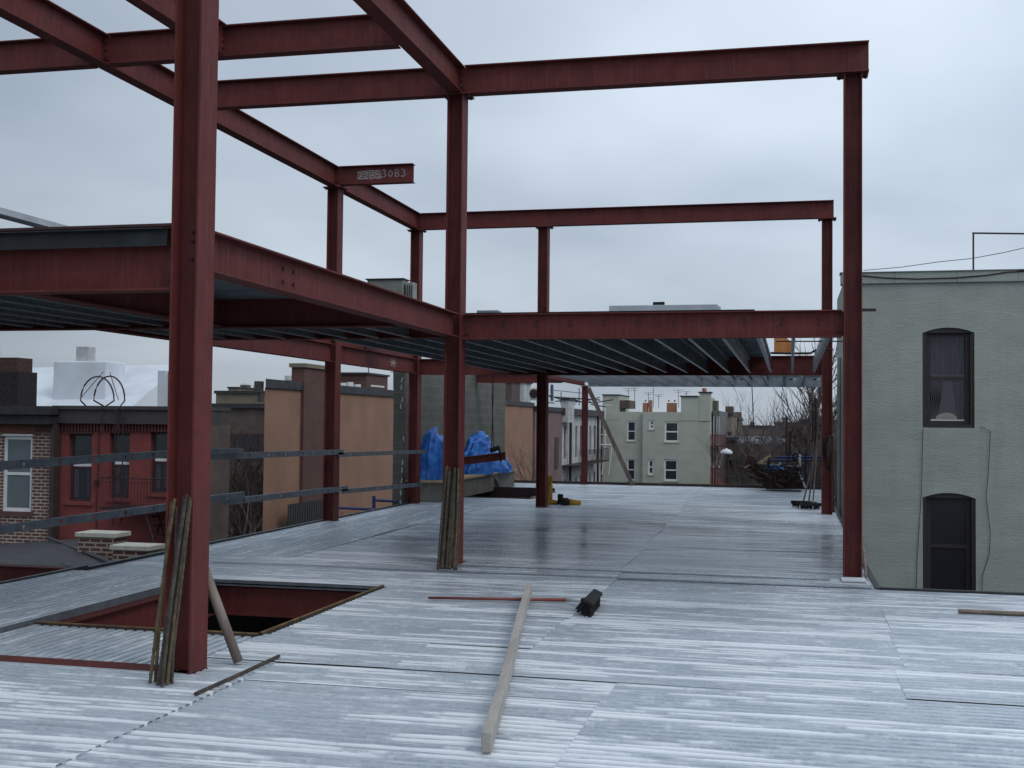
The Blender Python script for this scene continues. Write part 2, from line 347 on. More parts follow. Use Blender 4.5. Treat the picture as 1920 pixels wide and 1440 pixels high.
# floor level beams
ibeam((XM+hw, YB), (XR-hw, YB), ZF, BF, 'red floor beam between the middle and right columns, joists behind it', clip0=True, clip1=True,
      boltpts=[((x, YB-.006, z), '-y') for x in [-3.3+.4*k for k in range(10)] for z in (ZF-.09, ZF-.14)])
ibeam((XM, YA+CD/2), (XM, YB-CD/2), ZF, .28, 'red floor beam running back from the nearest column to the middle column', fw=.17,
      boltpts=[((XM+.006, y, z), 'x') for y in (8.62, 8.82) for z in (2.84, 2.74)])
ibeam((-12, YA), (XM-hw, YA), ZF, .42, 'deep red floor beam going left from the nearest column under a dark angle', fw=.17, clip1=True)
e = empty('edge_angle', 'dark grey steel edge angle fixed on the deep red beam at left', 'steel angle', (-8, YA-.1, ZF))
m = MB(); m.box((-12, YA-.098, ZF-.13), (-4.02, YA-.09, ZF-.016)); m.box((-12, YA-.16, ZF-.024), (-4.02, YA-.098, ZF-.016)); m.build('angle_leg', DARKST, e)
m = MB(); m.box((-12, YA-.098, ZF+.002), (-3.99, YA+.08, ZF+.02)); m.build('cover_strip', M0('brown_strip', (.07, .03, .03)), e)
ibeam((-14, YC), (XM-.09, YC), ZF, BF, 'dark red floor beam crossing under the joists behind the nearest column', clip1=True)
ibeam((-5.95, 3.5), (-5.95, YC-.09), ZF, .29, 'red floor beam running back under the upper floor at left')
ibeam((XL, YC+.08), (XL, YD-CD/2), ZF, BF, 'red floor beam on the left edge, running up to the column with the beam stub')
ibeam((XL, YD+CD/2), (XL, YE-CD/2), ZF, BF, 'red floor beam on the left edge marked with a chalk star')
ibeam((XL+hw, YE), (XF-hw, YE), ZF, .32, 'red floor beam over the blue tarpaulins', clip0=True, clip1=True)
ibeam((XF+hw, YE), (XR-hw, YE), ZF+.04, .37, 'deep dark red floor beam across the back of the joisted bay', clip0=True, clip1=True)
ibeam((-5.45, YE+.09), (-5.45, 31.85), ZF, .25, 'red floor beam running to the thin far post')
ibeam((-7.74, 29.0), (-5.46, 29.0), ZF-.004, .27, 'far red floor beam crossing before the top of the block wall', clip1=True, cope=.09)
ibeam((XL, YB), (XM-hw, YB), ZF-.012, .27, 'red floor beam hidden among the joists left of the middle column', clip1=True)
# roof level beams
ibeam((XM+.006, YB), (XR+.17, YB), ZR-.003, BR, 'long red roof beam capping the front right column', fw=.17, clip0=True, cope=.095)
ibeam((XM, -2), (XM, YB+.13), ZR, BR, 'red roof beam running overhead from the camera to the middle column', fw=.17)
ibeam((XL, -2), (XL, YE+.15), ZR, BR, 'long red roof beam along the left edge of the building', fw=.17)
ibeam((-14, YC), (XL-.006, YC), ZR-.004, BR, 'red roof beam continuing left beyond the left edge beam', clip1=True, cope=.095)
ibeam((XL+.006, YC), (XM-.006, YC), ZR-.004, BR, 'red roof beam crossing high behind the nearest column', clip0=True, clip1=True, cope=.095)
ibeam((XL+.006, YB), (XM-.006, YB), ZR-.004, BR, 'red roof beam joining the left edge beam to the middle column head', clip0=True, clip1=True, cope=.095)
ibeam((-5.97, 2), (-5.97, YC-.006), ZR-.008, BR, 'red roof beam in the top left corner ending behind the nearest column', clip1=True, cope=.09)
ibeam((XL+.006, YE), (XR+.12, YE), ZR-.003, BR-.01, 'rear red roof beam across the back columns', fw=.17, clip0=True, cope=.095)
stub = ibeam((XL+.006, YD-.04), (-6.05, YD-.04), ZR-.003, .31, 'short red beam stub with white chalk numbers', fw=.15, clip0=True, name='beam_stub', cope=.095)
m = MB(); m.box((XL-.11, YE-.115, 5.558), (XL-.015, YE+.115, 5.60)); m.build('shim_plate', RED, stub) if False else None

# chalk writing on the stub and star on the floor beam
def stroke(mb, pts, o, ux, uz, s, r=.006, t=.003):
    P = [o+ux*(p[0]*s)+uz*(p[1]*s) for p in pts]; n = ux.cross(uz)
    for a, b in zip(P[:-1], P[1:]):
        dd = (b-a); L = dd.length
        if L < 1e-5: continue
        q = n.cross(dd/L)*r; dd = dd/L*r*.6
        mb.prism([a-dd+q, b+dd+q, b+dd-q, a-dd-q], n*t)
G = {'2': [(0, .75), (.2, 1), (.5, .85), (.45, .55), (0, 0), (.25, .08), (.6, 0)], 'B': [(.08, 0), (.05, .95), (.4, 1), (.55, .8), (.4, .55), (.1, .52), (.5, .45), (.62, .2), (.4, 0), (.08, 0)],
     '5': [(.55, 1), (.1, .95), (.05, .55), (.4, .6), (.6, .3), (.4, 0), (0, .1)], '3': [(.05, .9), (.35, 1), (.55, .8), (.25, .55), (.6, .35), (.4, 0), (0, .05)],
     '0': [(.3, .9), (.05, .6), (.05, .2), (.3, 0), (.55, .25), (.55, .65), (.3, .9)]}
m = MB(); ux, uz = Vector((1, 0, 0)), Vector((0, 0, 1)); yw = YD-.04-.0048
x = -7.02
for ch, sz in zip('22B5', (.13, .13, .14, .14)): stroke(m, G[ch], Vector((x, yw, 5.675)), ux, uz, sz); x += .10
for k in range(5): stroke(m, [(0, 0), (.45, .02+.01*k), (.9, -.01)], Vector((-7.03, yw-.001, 5.69+.026*k)), ux, uz, .47, .0045)
x = -6.60
for ch in '30B3': stroke(m, G[ch], Vector((x, yw, 5.70)), ux, uz, .12, .0065); x += .112
stroke(m, [(0, 0), (.5, .12)], Vector((-6.65, yw, 5.69)), ux, uz, .25)
m.build('chalk_writing', CHALK, stub)
mb = MB(); o = at(737, 680, 'x', XL+.0052); uy = Vector((0, 1, 0))
for k in range(4):
    a = k*math.pi/4; stroke(mb, [(-math.cos(a)*2, -math.sin(a)), (math.cos(a)*2, math.sin(a))], o, uy, uz, .09, .008)
o2 = [q for q in bpy.data.objects if q.get('label') == 'red floor beam on the left edge marked with a chalk star'][0]
mb.build('chalk_star', CHALK, o2)

# ------------------------------------------------------------------ the deck
def ribs(name, x0, x1, y0, y1, ax, z=0, phase=0, mat=None, seed=0, h=.030):
    """corrugated sheet; ax = direction the ribs run"""
    rnd = random.Random(seed*77+int(x0*10)+int(y0*100)); m = MB()
    a0, a1, b0, b1 = (x0, x1, y0, y1) if ax == 'x' else (y0, y1, x0, x1)
    if ax == 'y': b0 = round(b0/PITCH_R)*PITCH_R
    prof = []; b = b0
    while b < b1:
        for o, hh in ((0, 0), (.046, 0), (.054, -h), (.074, -h)):
            q = b+o
            if b0 <= q <= b1: prof.append((q, hh))
        b += PITCH_R
    if prof[0][0] > b0+.002: prof.insert(0, (b0, prof[0][1]))
    if prof[-1][0] < b1-.002: prof.append((b1, prof[-1][1]))
    n = max(2, int((a1-a0)/.6)); rows = []
    for i in range(n+1):
        a = a0+(a1-a0)*i/n; row = []
        for j, (q, hh) in enumerate(prof):
            zz_ = z+hh+(rnd.random()-.5)*.0025+.004*math.sin(a*1.7+q*.8+seed)*math.sin(q*1.1+seed)*.6
            row.append((a, q, zz_) if ax == 'x' else (q, a, zz_))
        rows.append(row)
    k = len(prof); vs = [p for r_ in rows for p in r_]
    fs = [(i*k+j, i*k+j+1, (i+1)*k+j+1, (i+1)*k+j) for i in range(n) for j in range(k-1)]
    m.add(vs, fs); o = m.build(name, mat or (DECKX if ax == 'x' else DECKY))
    return struct(o)
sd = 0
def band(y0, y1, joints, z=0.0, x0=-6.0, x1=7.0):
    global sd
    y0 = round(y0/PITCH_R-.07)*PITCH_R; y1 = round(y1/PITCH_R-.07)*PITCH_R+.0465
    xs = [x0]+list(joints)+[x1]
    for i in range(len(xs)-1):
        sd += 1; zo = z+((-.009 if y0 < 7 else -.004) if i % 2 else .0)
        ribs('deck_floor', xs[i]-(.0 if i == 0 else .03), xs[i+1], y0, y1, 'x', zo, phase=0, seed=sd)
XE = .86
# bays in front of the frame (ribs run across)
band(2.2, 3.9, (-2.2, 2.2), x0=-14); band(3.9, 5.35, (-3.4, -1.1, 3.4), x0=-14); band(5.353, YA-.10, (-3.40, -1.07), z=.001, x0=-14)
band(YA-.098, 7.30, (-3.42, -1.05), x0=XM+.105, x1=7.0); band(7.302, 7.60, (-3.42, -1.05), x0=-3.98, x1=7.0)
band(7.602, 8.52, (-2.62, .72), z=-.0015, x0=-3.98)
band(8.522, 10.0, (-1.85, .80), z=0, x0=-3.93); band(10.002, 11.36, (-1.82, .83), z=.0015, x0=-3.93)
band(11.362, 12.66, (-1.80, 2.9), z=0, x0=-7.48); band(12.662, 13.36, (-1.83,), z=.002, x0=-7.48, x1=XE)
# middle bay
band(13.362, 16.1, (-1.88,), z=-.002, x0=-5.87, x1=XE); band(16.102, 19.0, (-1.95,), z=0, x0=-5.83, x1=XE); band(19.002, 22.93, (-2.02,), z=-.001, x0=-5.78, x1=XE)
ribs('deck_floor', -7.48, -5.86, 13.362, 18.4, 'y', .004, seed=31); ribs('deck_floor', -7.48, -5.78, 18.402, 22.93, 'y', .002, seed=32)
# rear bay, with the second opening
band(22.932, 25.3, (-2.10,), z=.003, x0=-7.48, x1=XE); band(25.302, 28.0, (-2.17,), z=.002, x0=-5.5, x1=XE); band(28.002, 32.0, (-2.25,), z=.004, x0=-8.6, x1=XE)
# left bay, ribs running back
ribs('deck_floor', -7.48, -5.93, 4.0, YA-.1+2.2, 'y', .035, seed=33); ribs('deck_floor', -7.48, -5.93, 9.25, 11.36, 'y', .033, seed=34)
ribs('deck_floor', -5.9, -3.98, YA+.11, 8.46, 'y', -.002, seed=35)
for o in list(bpy.data.objects):
    pass

# flat closure strips / flashings at the seams
def strip(a, b, mat, name='deck_flashing'): return struct(MB().box(a, b).build(name, mat))
strip((XM-.1, 13.20, .001), (XR-.25, 13.30, .007), GALV); strip((-6.5, 12.64, .003), (XE-.05, 12.72, .0075), GALV)
strip((XE-.02, 12.66, -.20), (XE+.03, 32.0, .012), DARKST, 'deck_edge'); strip((XE+.03, 12.63, -.22), (9, 12.69, .02), DARKST, 'deck_edge')
strip((-7.53, YC, -.22), (-7.475, 32.0, .03), DARKST, 'deck_edge'); strip((-7.53, 2, -.22), (-7.475, YC, .05), DARKST, 'deck_edge')
strip((-8.8, 31.99, -.22), (XE+.03, 32.06, .075), M0('back_angle', (.07, .045, .04), .6, .2), 'deck_edge')
strip((-5.93, YA+.1, -.10), (-5.915, 11.36, .035), GALVD, 'deck_edge')
strip((-7.45, 11.345, -.06), (-3.95, 11.36, .0), GALVD, 'deck_edge')

# opening trims
t = empty('opening_curb', 'rusty yellow steel angle curb round the near floor opening', 'steel curb', (-5, 8.5, 0))
MB().box((-5.9, 8.47, -.05), (-3.97, 8.476, .012)).build('front_leg', RUSTD, t); MB().box((-5.9, 8.470, .0125), (-3.97, 8.50, .018)).build('front_lip', YEL, t)
MB().box((-3.99, 8.54, .011), (-3.965, 11.36, .016)).build('side_lip', YEL, t); MB().box((-3.971, 8.54, -.06), (-3.965, 11.36, .010)).build('side_leg', RUSTD, t)
# floor beams seen in the opening and round the edges
def fbeam(p0, p1, d, label, zt=-.03): return ibeam(p0, p1, zt, d, label, group='red beams under the deck')
ibeam((-14, YA), (XM-.1, YA), .006, .35, 'red beam top flange showing between two deck sheets by the nearest column', fw=.17, group='red beams under the deck')
fbeam((-5.86, 7.3), (-5.86, 11.3), .33, 'red beam along the left side of the floor opening')
fbeam((-5.8, 11.42), (-3.8, 11.42), .33, 'red beam on the far side of the floor opening')
fbeam((-3.9, 8.55), (-3.9, 11.3), .33, 'red beam on the right side of the floor opening')
fbeam((-5.8, 8.52), (-3.97, 8.52), .3, 'red beam on the near side of the floor opening')
ibeam((-14, 11.55), (-7.55, 11.55), .03, .36, 'red beam running left off the deck edge at floor level', fw=.17, group='red beams under the deck')
# storey below: closed walls and a floor so the openings look into a dark room
WD = M0('raw_block_below', (.12, .12, .115), .9)
m = MB(); m.box((-7.4, 1.0, -3.2), (.8, 31.9, -3.1)); m.box((-8.5, 1.0, -3.1), (9, 1.1, -.2)); struct(m.build('lower_floor', WD))
m = MB(); m.box((-7.45, 1.1, -8), (-7.25, 31.9, -.24)); m.box((.70, 12.8, -8), (.86, 31.9, -.24)); m.box((-7.45, 31.9, -8), (.86, 31.98, -.24)); m.box((.86, 12.45, -8), (9, 12.6, -.24)); struct(m.build('lower_walls', WD))
t = empty('floor_opening_rim', 'dark steel rim round the second floor opening by the block wall', 'steel curb', (-6.4, 25.3, 0))
MB().box((-7.45, 25.25, -.3), (-5.5, 25.33, .02)).build('front_angle', M0('rim', (.025, .015, .015)), t)
MB().box((-7.45, 27.95, -.3), (-5.5, 28.02, .1)).build('rear_angle', M0('rim2', (.03, .018, .018)), t)
MB().box((-5.54, 25.34, -.3), (-5.47, 27.94, .03)).build('side_angle', YEL, t)

# ------------------------------------------------------------------ upper floor: joists and decking
def cjoist_mesh(L, h=.245, w=.040, t=.004):
    m = MB(); m.box((0, 0, 0), (t, L, h)); m.box((t, 0, 0), (w, L, t)); m.box((t, 0, h-t), (w, L, h)); m.box((w-t, 0, t), (w, L, .014)); m.box((w-t, 0, h-.014), (w, L, h-t)); return m
def joists(xs, y0, y1, z, label, group, h=.245):
    L = y1-y0; first = None
    for x in xs:
        if first is None: o = first = cjoist_mesh(L, h).build('floor_joist', GALV)
        else: o = first.copy(); C.objects.link(o)
        o.location = (x, y0, z); setp(o, label, 'joist', group)
xs = [-7.24+.4*k for k in range(8)]; JX0 = -5.48
joists([x for x in xs if x < -4.0], YC+.1, YB-.09, 2.65, 'galvanised floor joist between the two cross beams behind the nearest column', 'short joists left of the middle column')
joists([JX0+.392*k for k in range(20) if JX0+.392*k < .5], YB+.10, YE-.09, 2.645, 'galvanised C joist under the upper floor between front and rear beam', 'joists under the upper floor')
joists([-13.8+.4*k for k in range(20) if -13.8+.4*k < -6.1], YA+.1, YC-.1, 2.65, 'galvanised floor joist under the upper floor left of the nearest column', 'joists by the nearest column')
joists([-4.9+.43*k for k in range(13)], YE+.13, 31.93, 2.665, 'galvanised joist over the rear bay, sky between it and the next', 'joists over the rear bay', .25)
m = MB(); m.box((-5.37, 31.935, 2.66), (.78, 31.94, 2.96)); m.box((-5.37, 31.88, 2.66), (.78, 31.935, 2.665)); m.box((-5.37, 31.88, 2.955), (.78, 31.935, 2.96))
e = empty('rim_track', 'wide galvanised rim track across the far end of the rear joists', 'rim track', (-2, 31.94, 2.66)); m.build('track', GALV, e)
for u in (1124, 1165, 1393, 1486, 1531):
    p = at(u, 711, 'y', 31.9); MB().box((p.x-.08, 31.925, p.z-.02), (p.x-.01, 31.934, p.z+.015)).build('punched_hole', BLACKR, e)
    p = at(u+4, 711, 'y', 31.9); MB().box((p.x-.02, 31.92, p.z-.025), (p.x+.03, 31.924, p.z+.02)).build('bright_tab', WHITE, e)
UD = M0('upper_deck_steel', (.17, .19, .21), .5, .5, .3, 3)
ribs('upper_floor', -14, XM-.2, YA+.12, YB-.1, 'x', ZF+.03, seed=50, mat=UD); ribs('upper_floor', JX0-.1, -.40, YB+.1, 19.2, 'x', ZF+.03, seed=51, mat=UD)
ribs('upper_floor', JX0-.1, -.48, 19.2, YE-.05, 'x', ZF+.045, seed=52, mat=UD)
strip((XL-.012, YC+.1, ZF+.002), (XL-.004, YE+.1, ZF+.11), RED, 'pour_stop')
strip((-5.9, YA+.12, ZF-.012+.022), (XM-.12, YB-.1, ZF+.012), UD, 'upper_floor')
# bridging between the joists
for y in (16.6, 19.8):
    m = MB()
    for k in range(10): m.box((JX0+.06+.392*k, y, 2.68), (JX0+.06+.392*k+.32, y+.004, 2.86))
    setp(m.build('joist_bridging', GALVD), 'row of galvanised bridging plates between the joists, %s one' % ('nearer' if y < 18 else 'farther'), 'bridging')
# things lying on the upper floor
for i, (dx_, z_) in enumerate(((0, .03), (.10, .01), (.20, -.01))):
    m = MB(); m.box((-5.56+dx_, 5.6, 3.06+z_), (-5.48+dx_, 12.2, 3.063+z_)).box((-5.56+dx_, 5.6, 3.06+z_), (-5.556+dx_, 12.2, 3.10+z_)).box((-5.484+dx_, 5.6, 3.063+z_), (-5.48+dx_, 12.2, 3.10+z_)).box((-5.56+dx_, 5.6, 3.1003+z_), (-5.48+dx_, 12.2, 3.104+z_))
    setp(m.build('metal_stud', GALVJ), 'long galvanised stud lying on the upper floor at the left edge, %s of three' % ('leftmost', 'middle', 'rightmost')[i], 'stud', 'studs on the upper floor')
for k in range(3):
    m = MB(); m.box((-2.17+.02*k, 14.4+.13*k, 2.98), (-.86+.01*k, 14.52+.13*k, 3.10))
    setp(m.build('metal_stud', GALVJ, bevel=.006), '%s bundled stud of the pale stack above the front right beam' % ('nearest', 'middle', 'rearmost')[k], 'stud', 'pale stack above the front beam')
m = MB(); m.tube([(-1.64, 14.48, 3.125), (-1.5, 14.47, 3.125)], .02, 8).box((-1.6, 14.46, 3.10), (-1.54, 14.5, 3.12)); setp(m.build('hand_tool', BLACKR), 'small black tool on the pale stack above the front beam', 'tool')
m = MB(); m.box((-3.82, 14.3, 2.98), (-3.55, 14.5, 3.05)); setp(m.build('sheet_offcut', GALV), 'pale sheet offcut on the upper floor right of the middle column', 'sheet')
t = empty('air_unit', 'grey boxy rooftop air unit on the upper floor before the sky', 'air unit', (-6.9, 20.3, 2.96))
m = MB(); m.box((-7.38, 20, 2.97), (-6.70, 20.3, 4.18)); m.build('casing', M0('unit_grey', (.22, .23, .21), .8), t, bevel=.02)
m = MB(); m.box((-7.40, 19.97, 4.18), (-6.68, 20.33, 4.20)); m.build('lid', COPE, t)
m = MB(); m.box((-6.69, 20.05, 2.97), (-6.52, 20.25, 4.13)); m.build('side_duct', M0('duct_grey', (.30, .31, .30), .7), t, bevel=.01)
m = MB()
for k in range(4): m.box((-6.68+.04*k, 20.038, 3.05), (-6.668+.04*k, 20.049, 4.08))
m.build('louvres', COPE, t)
p = at(1466, 655, 'y', 22.2)
m = MB(); m.prism([(p.x-.14, 22.2, 2.97), (p.x+.17, 22.2, 2.97), (p.x+.21, 22.2, 3.15), (p.x+.08, 22.2, 3.25), (p.x-.14, 22.2, 3.25)], (0, .3, 0)); setp(m.build('plywood_box', ORANGE), 'orange wooden box over the rear beam between the last joists', 'box')
m = MB(); m.tube([(p.x-.2, 22.0, 2.965), (p.x+.1, 22.0, 2.955), (p.x+.5, 22.05, 2.96), (p.x+.6, 22.1, 3.02), (p.x+.9, 22.1, 3.03)], .022, 6); setp(m.build('black_hose', BLACKR), 'black hose lying over the last joists below the orange box', 'hose')
m = MB(); m.tube([at(1455, 640, 'y', 16), at(1580, 640, 'y', 16)], .009, 5); setp(m.build('guard_cable', BOLT), 'thin cable stretched over the last open joists by the right columns', 'cable')

# ------------------------------------------------------------------ edge rails (slotted studs)
def rail(p0, p1, label, h=.062, extra=None):
    a, b = Vector(p0), Vector(p1); t = (b-a); L = t.length; t.normalize(); n = Vector((1, 0, 0)); m = MB(); upv = Vector((0, 0, 1))
    def seg(s0, s1, z0, z1, o0, o1): A = a+t*s0+upv*z0; m.prism([A+n*o0, A+n*o1, A+n*o1+upv*(z1-z0), A+n*o0+upv*(z1-z0)], t*(s1-s0))
    seg(0, L, h-.004, h, -.035, .004); seg(0, L, 0, .004, -.035, .004); seg(0, L, .004, .022, 0, .004); seg(0, L, h-.022, h-.004, 0, .004)
    s = 0
    while s < L:
        e_ = min(L, s+.56); seg(s, e_, .022, h-.022, 0, .004); s += .61
    o = m.build('guard_rail', GALVD); return setp(o, label, 'rail', 'guard rails on the left edge')
XG = XL+.115
def rp(u, v): return at(u, v, 'x', XG)-Vector((0, 0, .0))
rails = [((-30, 884), (395, 852), 'upper guard rail left of the nearest column', .085), ((-30, 1006), (395, 946), 'lower guard rail left of the nearest column', .085),
 ((391, 863), (644, 852), 'upper guard rail between the nearest column and the column with the beam stub', .085), ((420, 948), (652, 920), 'lower guard rail between the nearest column and the column with the beam stub', .085),
 ((634, 857), (800, 850), 'upper guard rail ending at the blue tarpaulin', .075), ((640, 926), (800, 911), 'lower guard rail ending under the blue tarpaulin', .075)]
for a, b, lb, hh in rails:
    A, B = rp(*a), rp(*b); rail((XG, A.y, A.z), (XG, B.y, B.z), lb, hh)
rail((XG+.06, 13.9, 1.22), (XG+.06, 14.95, 1.21), 'short upper rail end lapping behind the nearest column', .06); rail((XG+.06, 13.9, .585), (XG+.06, 15.0, .585), 'short lower rail end lapping behind the nearest column', .09)

# ------------------------------------------------------------------ rebar
def rebar(u0, v0, u1, v1, base_z, yb, yt, r, label, group, mat):
    a = at(u0, v0, 'z', base_z) if yb is None else at(u0, v0, 'y', yb); b = at(u1, v1, 'y', yt); d_ = (b-a)
    m = MB(); n = 7; k = 7; sag = Vector((random.uniform(-.01, .01), random.uniform(-.01, .01), 0)); 
    m.tube([a+d_*i/k+sag*math.sin(math.pi*i/k) for i in range(k+1)], r, n)
    L = d_.length; q = .05      # ribs of the deformed bar
    j = 0
    while j*q < L and r > .009:
        c = a+d_*(j*q/L)+sag*math.sin(math.pi*j*q/L); m.tube([c, c+d_.normalized()*.012], r*1.18, n); j += 1
    setp(m.build('rebar_rod', mat), label, 'rebar', group)
REB = M0('rebar_steel', (.15, .11, .055), .75, .3, .45, 20, col2=(.06, .05, .035))
REBD = M0('rebar_steel_dark', (.085, .07, .055), .75, .3, .45, 20, col2=(.04, .03, .025))
yf = YA-CD/2-.02
for u0, v0, u1, v1 in ((281, 1281, 328, 935), (296, 1286, 346, 932), (300, 1283, 352, 940), (304, 1288, 350, 928), (308, 1281, 356, 932), (313, 1284, 344, 945), (317, 1278, 357, 938), (322, 1282, 331, 950), (291, 1280, 323, 941)):
    rebar(u0, v0, u1, v1, .008, None, yf-random.uniform(0, .05), .0105, 'rusty ribbed bar in the bundle leaning on the nearest column', 'rebar against the nearest column', REB if u0 % 2 else REBD)
yf = YB-CD/2-.02
for i in range(12):
    u0 = 821+(i*3.1); v0 = 1066+random.uniform(-3, 2); u1 = 838+(i*2.4)+random.uniform(-3, 3)
    rebar(u0, v0, u1, 876+random.uniform(-6, 14), .008, None, yf-random.uniform(0, .06), .014, 'rusty bar in the bundle leaning on the middle column', 'rebar against the middle column', REB if i % 3 == 1 else REBD)
yf = YE-CD/2-.02
for i in range(7):
    rebar(1548+i*2.6, 962+random.uniform(-2, 1), 1546+i*2.6, 822+random.uniform(-6, 10), .008, None, yf-random.uniform(0, .05), .018, 'dark bar in the bundle leaning on the rear right column', 'rebar against the rear right column', REBD)
# single rod lying on the deck and a pipe at right
def lying(a, b, r, name, mat, label, cat, n=8):
    A = at(*a, 'z', r); B = at(*b, 'z', r); m = MB(); m.tube([A, (A+B)/2+Vector((.006, 0, 0)), B], r, n); return setp(m.build(name, mat, smooth=False), label, cat)
lying((367, 1301), (523, 1230), .013, 'rebar_rod', REBD, 'single dark bar lying on the deck right of the nearest column', 'rebar')
lying((1797, 1146), (1960, 1153), .022, 'steel_pipe', GREYW, 'grey brown pipe lying on the deck below the green building', 'pipe')
a = at(447, 1241, 'z', .02); b = at(383, 1066, 'y', YA+.2); a = Vector(a); d_ = b-a
m = MB(); m.tube([a, b], .033, 12); setp(m.build('wooden_post', GREYW, smooth=True), 'round grey wooden post leaning against the nearest column', 'post')

# timber lying on deck over the broom handle
A = Vector((-1.475, 5.80, 0)); B = Vector((-2.40, 11.02, .035)); dd = (B-A).normalized(); nn = Vector((dd.y, -dd.x, 0)).normalized(); uu = Vector((0, 0, 1))
m = MB(); w_, h_ = .052, .105
ring = []
for i in range(9):
    P_ = A.lerp(B, i/8)+nn*(.006*math.sin(i*.8)); ring.append([P_-nn*w_/2+uu*.002, P_+nn*w_/2+uu*.002, P_+nn*w_/2+uu*h_, P_-nn*w_/2+uu*h_])
vs = [q for rg in ring for q in rg]; fs = [(0, 1, 2, 3), (35, 34, 33, 32)]+[(i*4+j, i*4+(j+1) % 4, (i+1)*4+(j+1) % 4, (i+1)*4+j) for i in range(8) for j in range(4)]
m.add(vs, fs); setp(m.build('timber_beam', TIMBER, bevel=.004), 'long pale grey timber lying on the deck across the broom handle', 'timber')
# push broom
t = empty('push_broom', 'push broom with black head and red brown handle lying on the deck', 'broom', (-2.6, 10.8, .02))
h0 = at(803, 1121, 'z', .03); h1 = at(1062, 1125, 'z', .03); hm = at(1100, 1126, 'z', .07)
MB().tube([h0, h1], .011, 10, .017).build('handle', M0('broom_handle', (.22, .05, .04), .6), t, smooth=True)
MB().tube([h1, h1.lerp(hm, .8)], .017, 10).build('white_sleeve', WHITE, t, smooth=True)
MB().tube([h1.lerp(hm, .78), hm+Vector((.05, 0, .02))], .022, 10).build('socket', BOLT, t, smooth=True)
c = at(1110, 1124, 'z', .10); hd = at(1124, 1112, 'z', .03)-at(1097, 1140, 'z', .03); R1 = Matrix.Rotation(math.atan2(hd.y, hd.x), 3, 'Z') @ Matrix.Rotation(R(24), 3, 'X')
MB().box(c-Vector((.33, .05, .0)), c+Vector((.33, .05, .04)), R1, c).build('head_block', BLACKR, t, bevel=.019)
m = MB(); rnd = random.Random(3)
for k in range(420):
    x_ = -.32+.64*rnd.random(); y_ = -.045+.09*rnd.random(); p0 = c+R1@Vector((x_, y_, 0)); p1 = c+R1@Vector((x_*1.04, y_*1.9+rnd.uniform(-.01, .01), -.10)); m.tube([p0, p1], .006, 4, .003)
m.build('bristles', BLACKR, t)

# ------------------------------------------------------------------ generic wall with openings
def wallmesh(u0, u1, z0, z1, ops, plane, at_, depth, reveal=.14, sign=-1):
    """front skin at 'plane'=at_ (facing sign) with rectangular openings and reveals, plus a solid back box. returns MB"""
    m = MB()
    us = sorted({u0, u1, *[o[0] for o in ops], *[o[1] for o in ops]}); zs = sorted({z0, z1, *[o[2] for o in ops], *[o[3] for o in ops]})
    P = (lambda u, d, z: (u, at_-sign*d, z)) if plane == 'y' else (lambda u, d, z: (at_-sign*d, u, z))
    for i in range(len(us)-1):
        for j in range(len(zs)-1):
            uc, zc = (us[i]+us[i+1])/2, (zs[j]+zs[j+1])/2
            if any(o[0] < uc < o[1] and o[2] < zc < o[3] for o in ops): continue
            m.add([P(us[i], 0, zs[j]), P(us[i+1], 0, zs[j]), P(us[i+1], 0, zs[j+1]), P(us[i], 0, zs[j+1])], [(0, 1, 2, 3)])
    for a, b, c_, d_ in [o[:4] for o in ops]:
        m.add([P(a, 0, c_), P(b, 0, c_), P(b, reveal, c_), P(a, reveal, c_), P(a, 0, d_), P(b, 0, d_), P(b, reveal, d_), P(a, reveal, d_)], [(0, 1, 2, 3), (4, 7, 6, 5), (0, 3, 7, 4), (1, 5, 6, 2)])
    # body behind
    m.add([P(u0, 0, z0), P(u1, 0, z0), P(u1, depth, z0), P(u0, depth, z0), P(u0, 0, z1), P(u1, 0, z1), P(u1, depth, z1), P(u0, depth, z1)], [(0, 1, 2, 3), (4, 7, 6, 5), (0, 3, 7, 4), (1, 5, 6, 2), (3, 2, 6, 7)])
    return m
def window(parent, a, b, c, d, plane, at_, frame, gl, fw=.05, reveal=.14, sign=-1, sash=True, sill=None, name='window', label=None, curtain=False):
    P = (lambda u, q, z: Vector((u, at_-sign*q, z))) if plane == 'y' else (lambda u, q, z: Vector((at_-sign*q, u, z)))
    m = MB(); r0, r1 = reveal-.05, reveal
    m.box(P(a, r0, c), P(a+fw, r1, d)); m.box(P(b-fw, r0, c), P(b, r1, d)); m.box(P(a+fw, r0, c), P(b-fw, r1, c+fw)); m.box(P(a+fw, r0, d-fw), P(b-fw, r1, d))
    if sash: zc = (c+d)/2; m.box(P(a+fw, r0+.006, zc-fw*.4), P(b-fw, r1-.01, zc+fw*.4))
    o = m.build(name, frame, parent)
    if label: o['label'] = label
    g = MB(); g.box(P(a+fw*.9, r1-.022, c+fw*.9), P(b-fw*.9, r1-.012, d-fw*.9)); g.build('pane', gl, o)
    if sill:
        s = MB(); s.box(P(a-.06, -.05, c-.09), P(b+.06, reveal-.06, c-.002)); s.build('sill', sill, o)
    return o

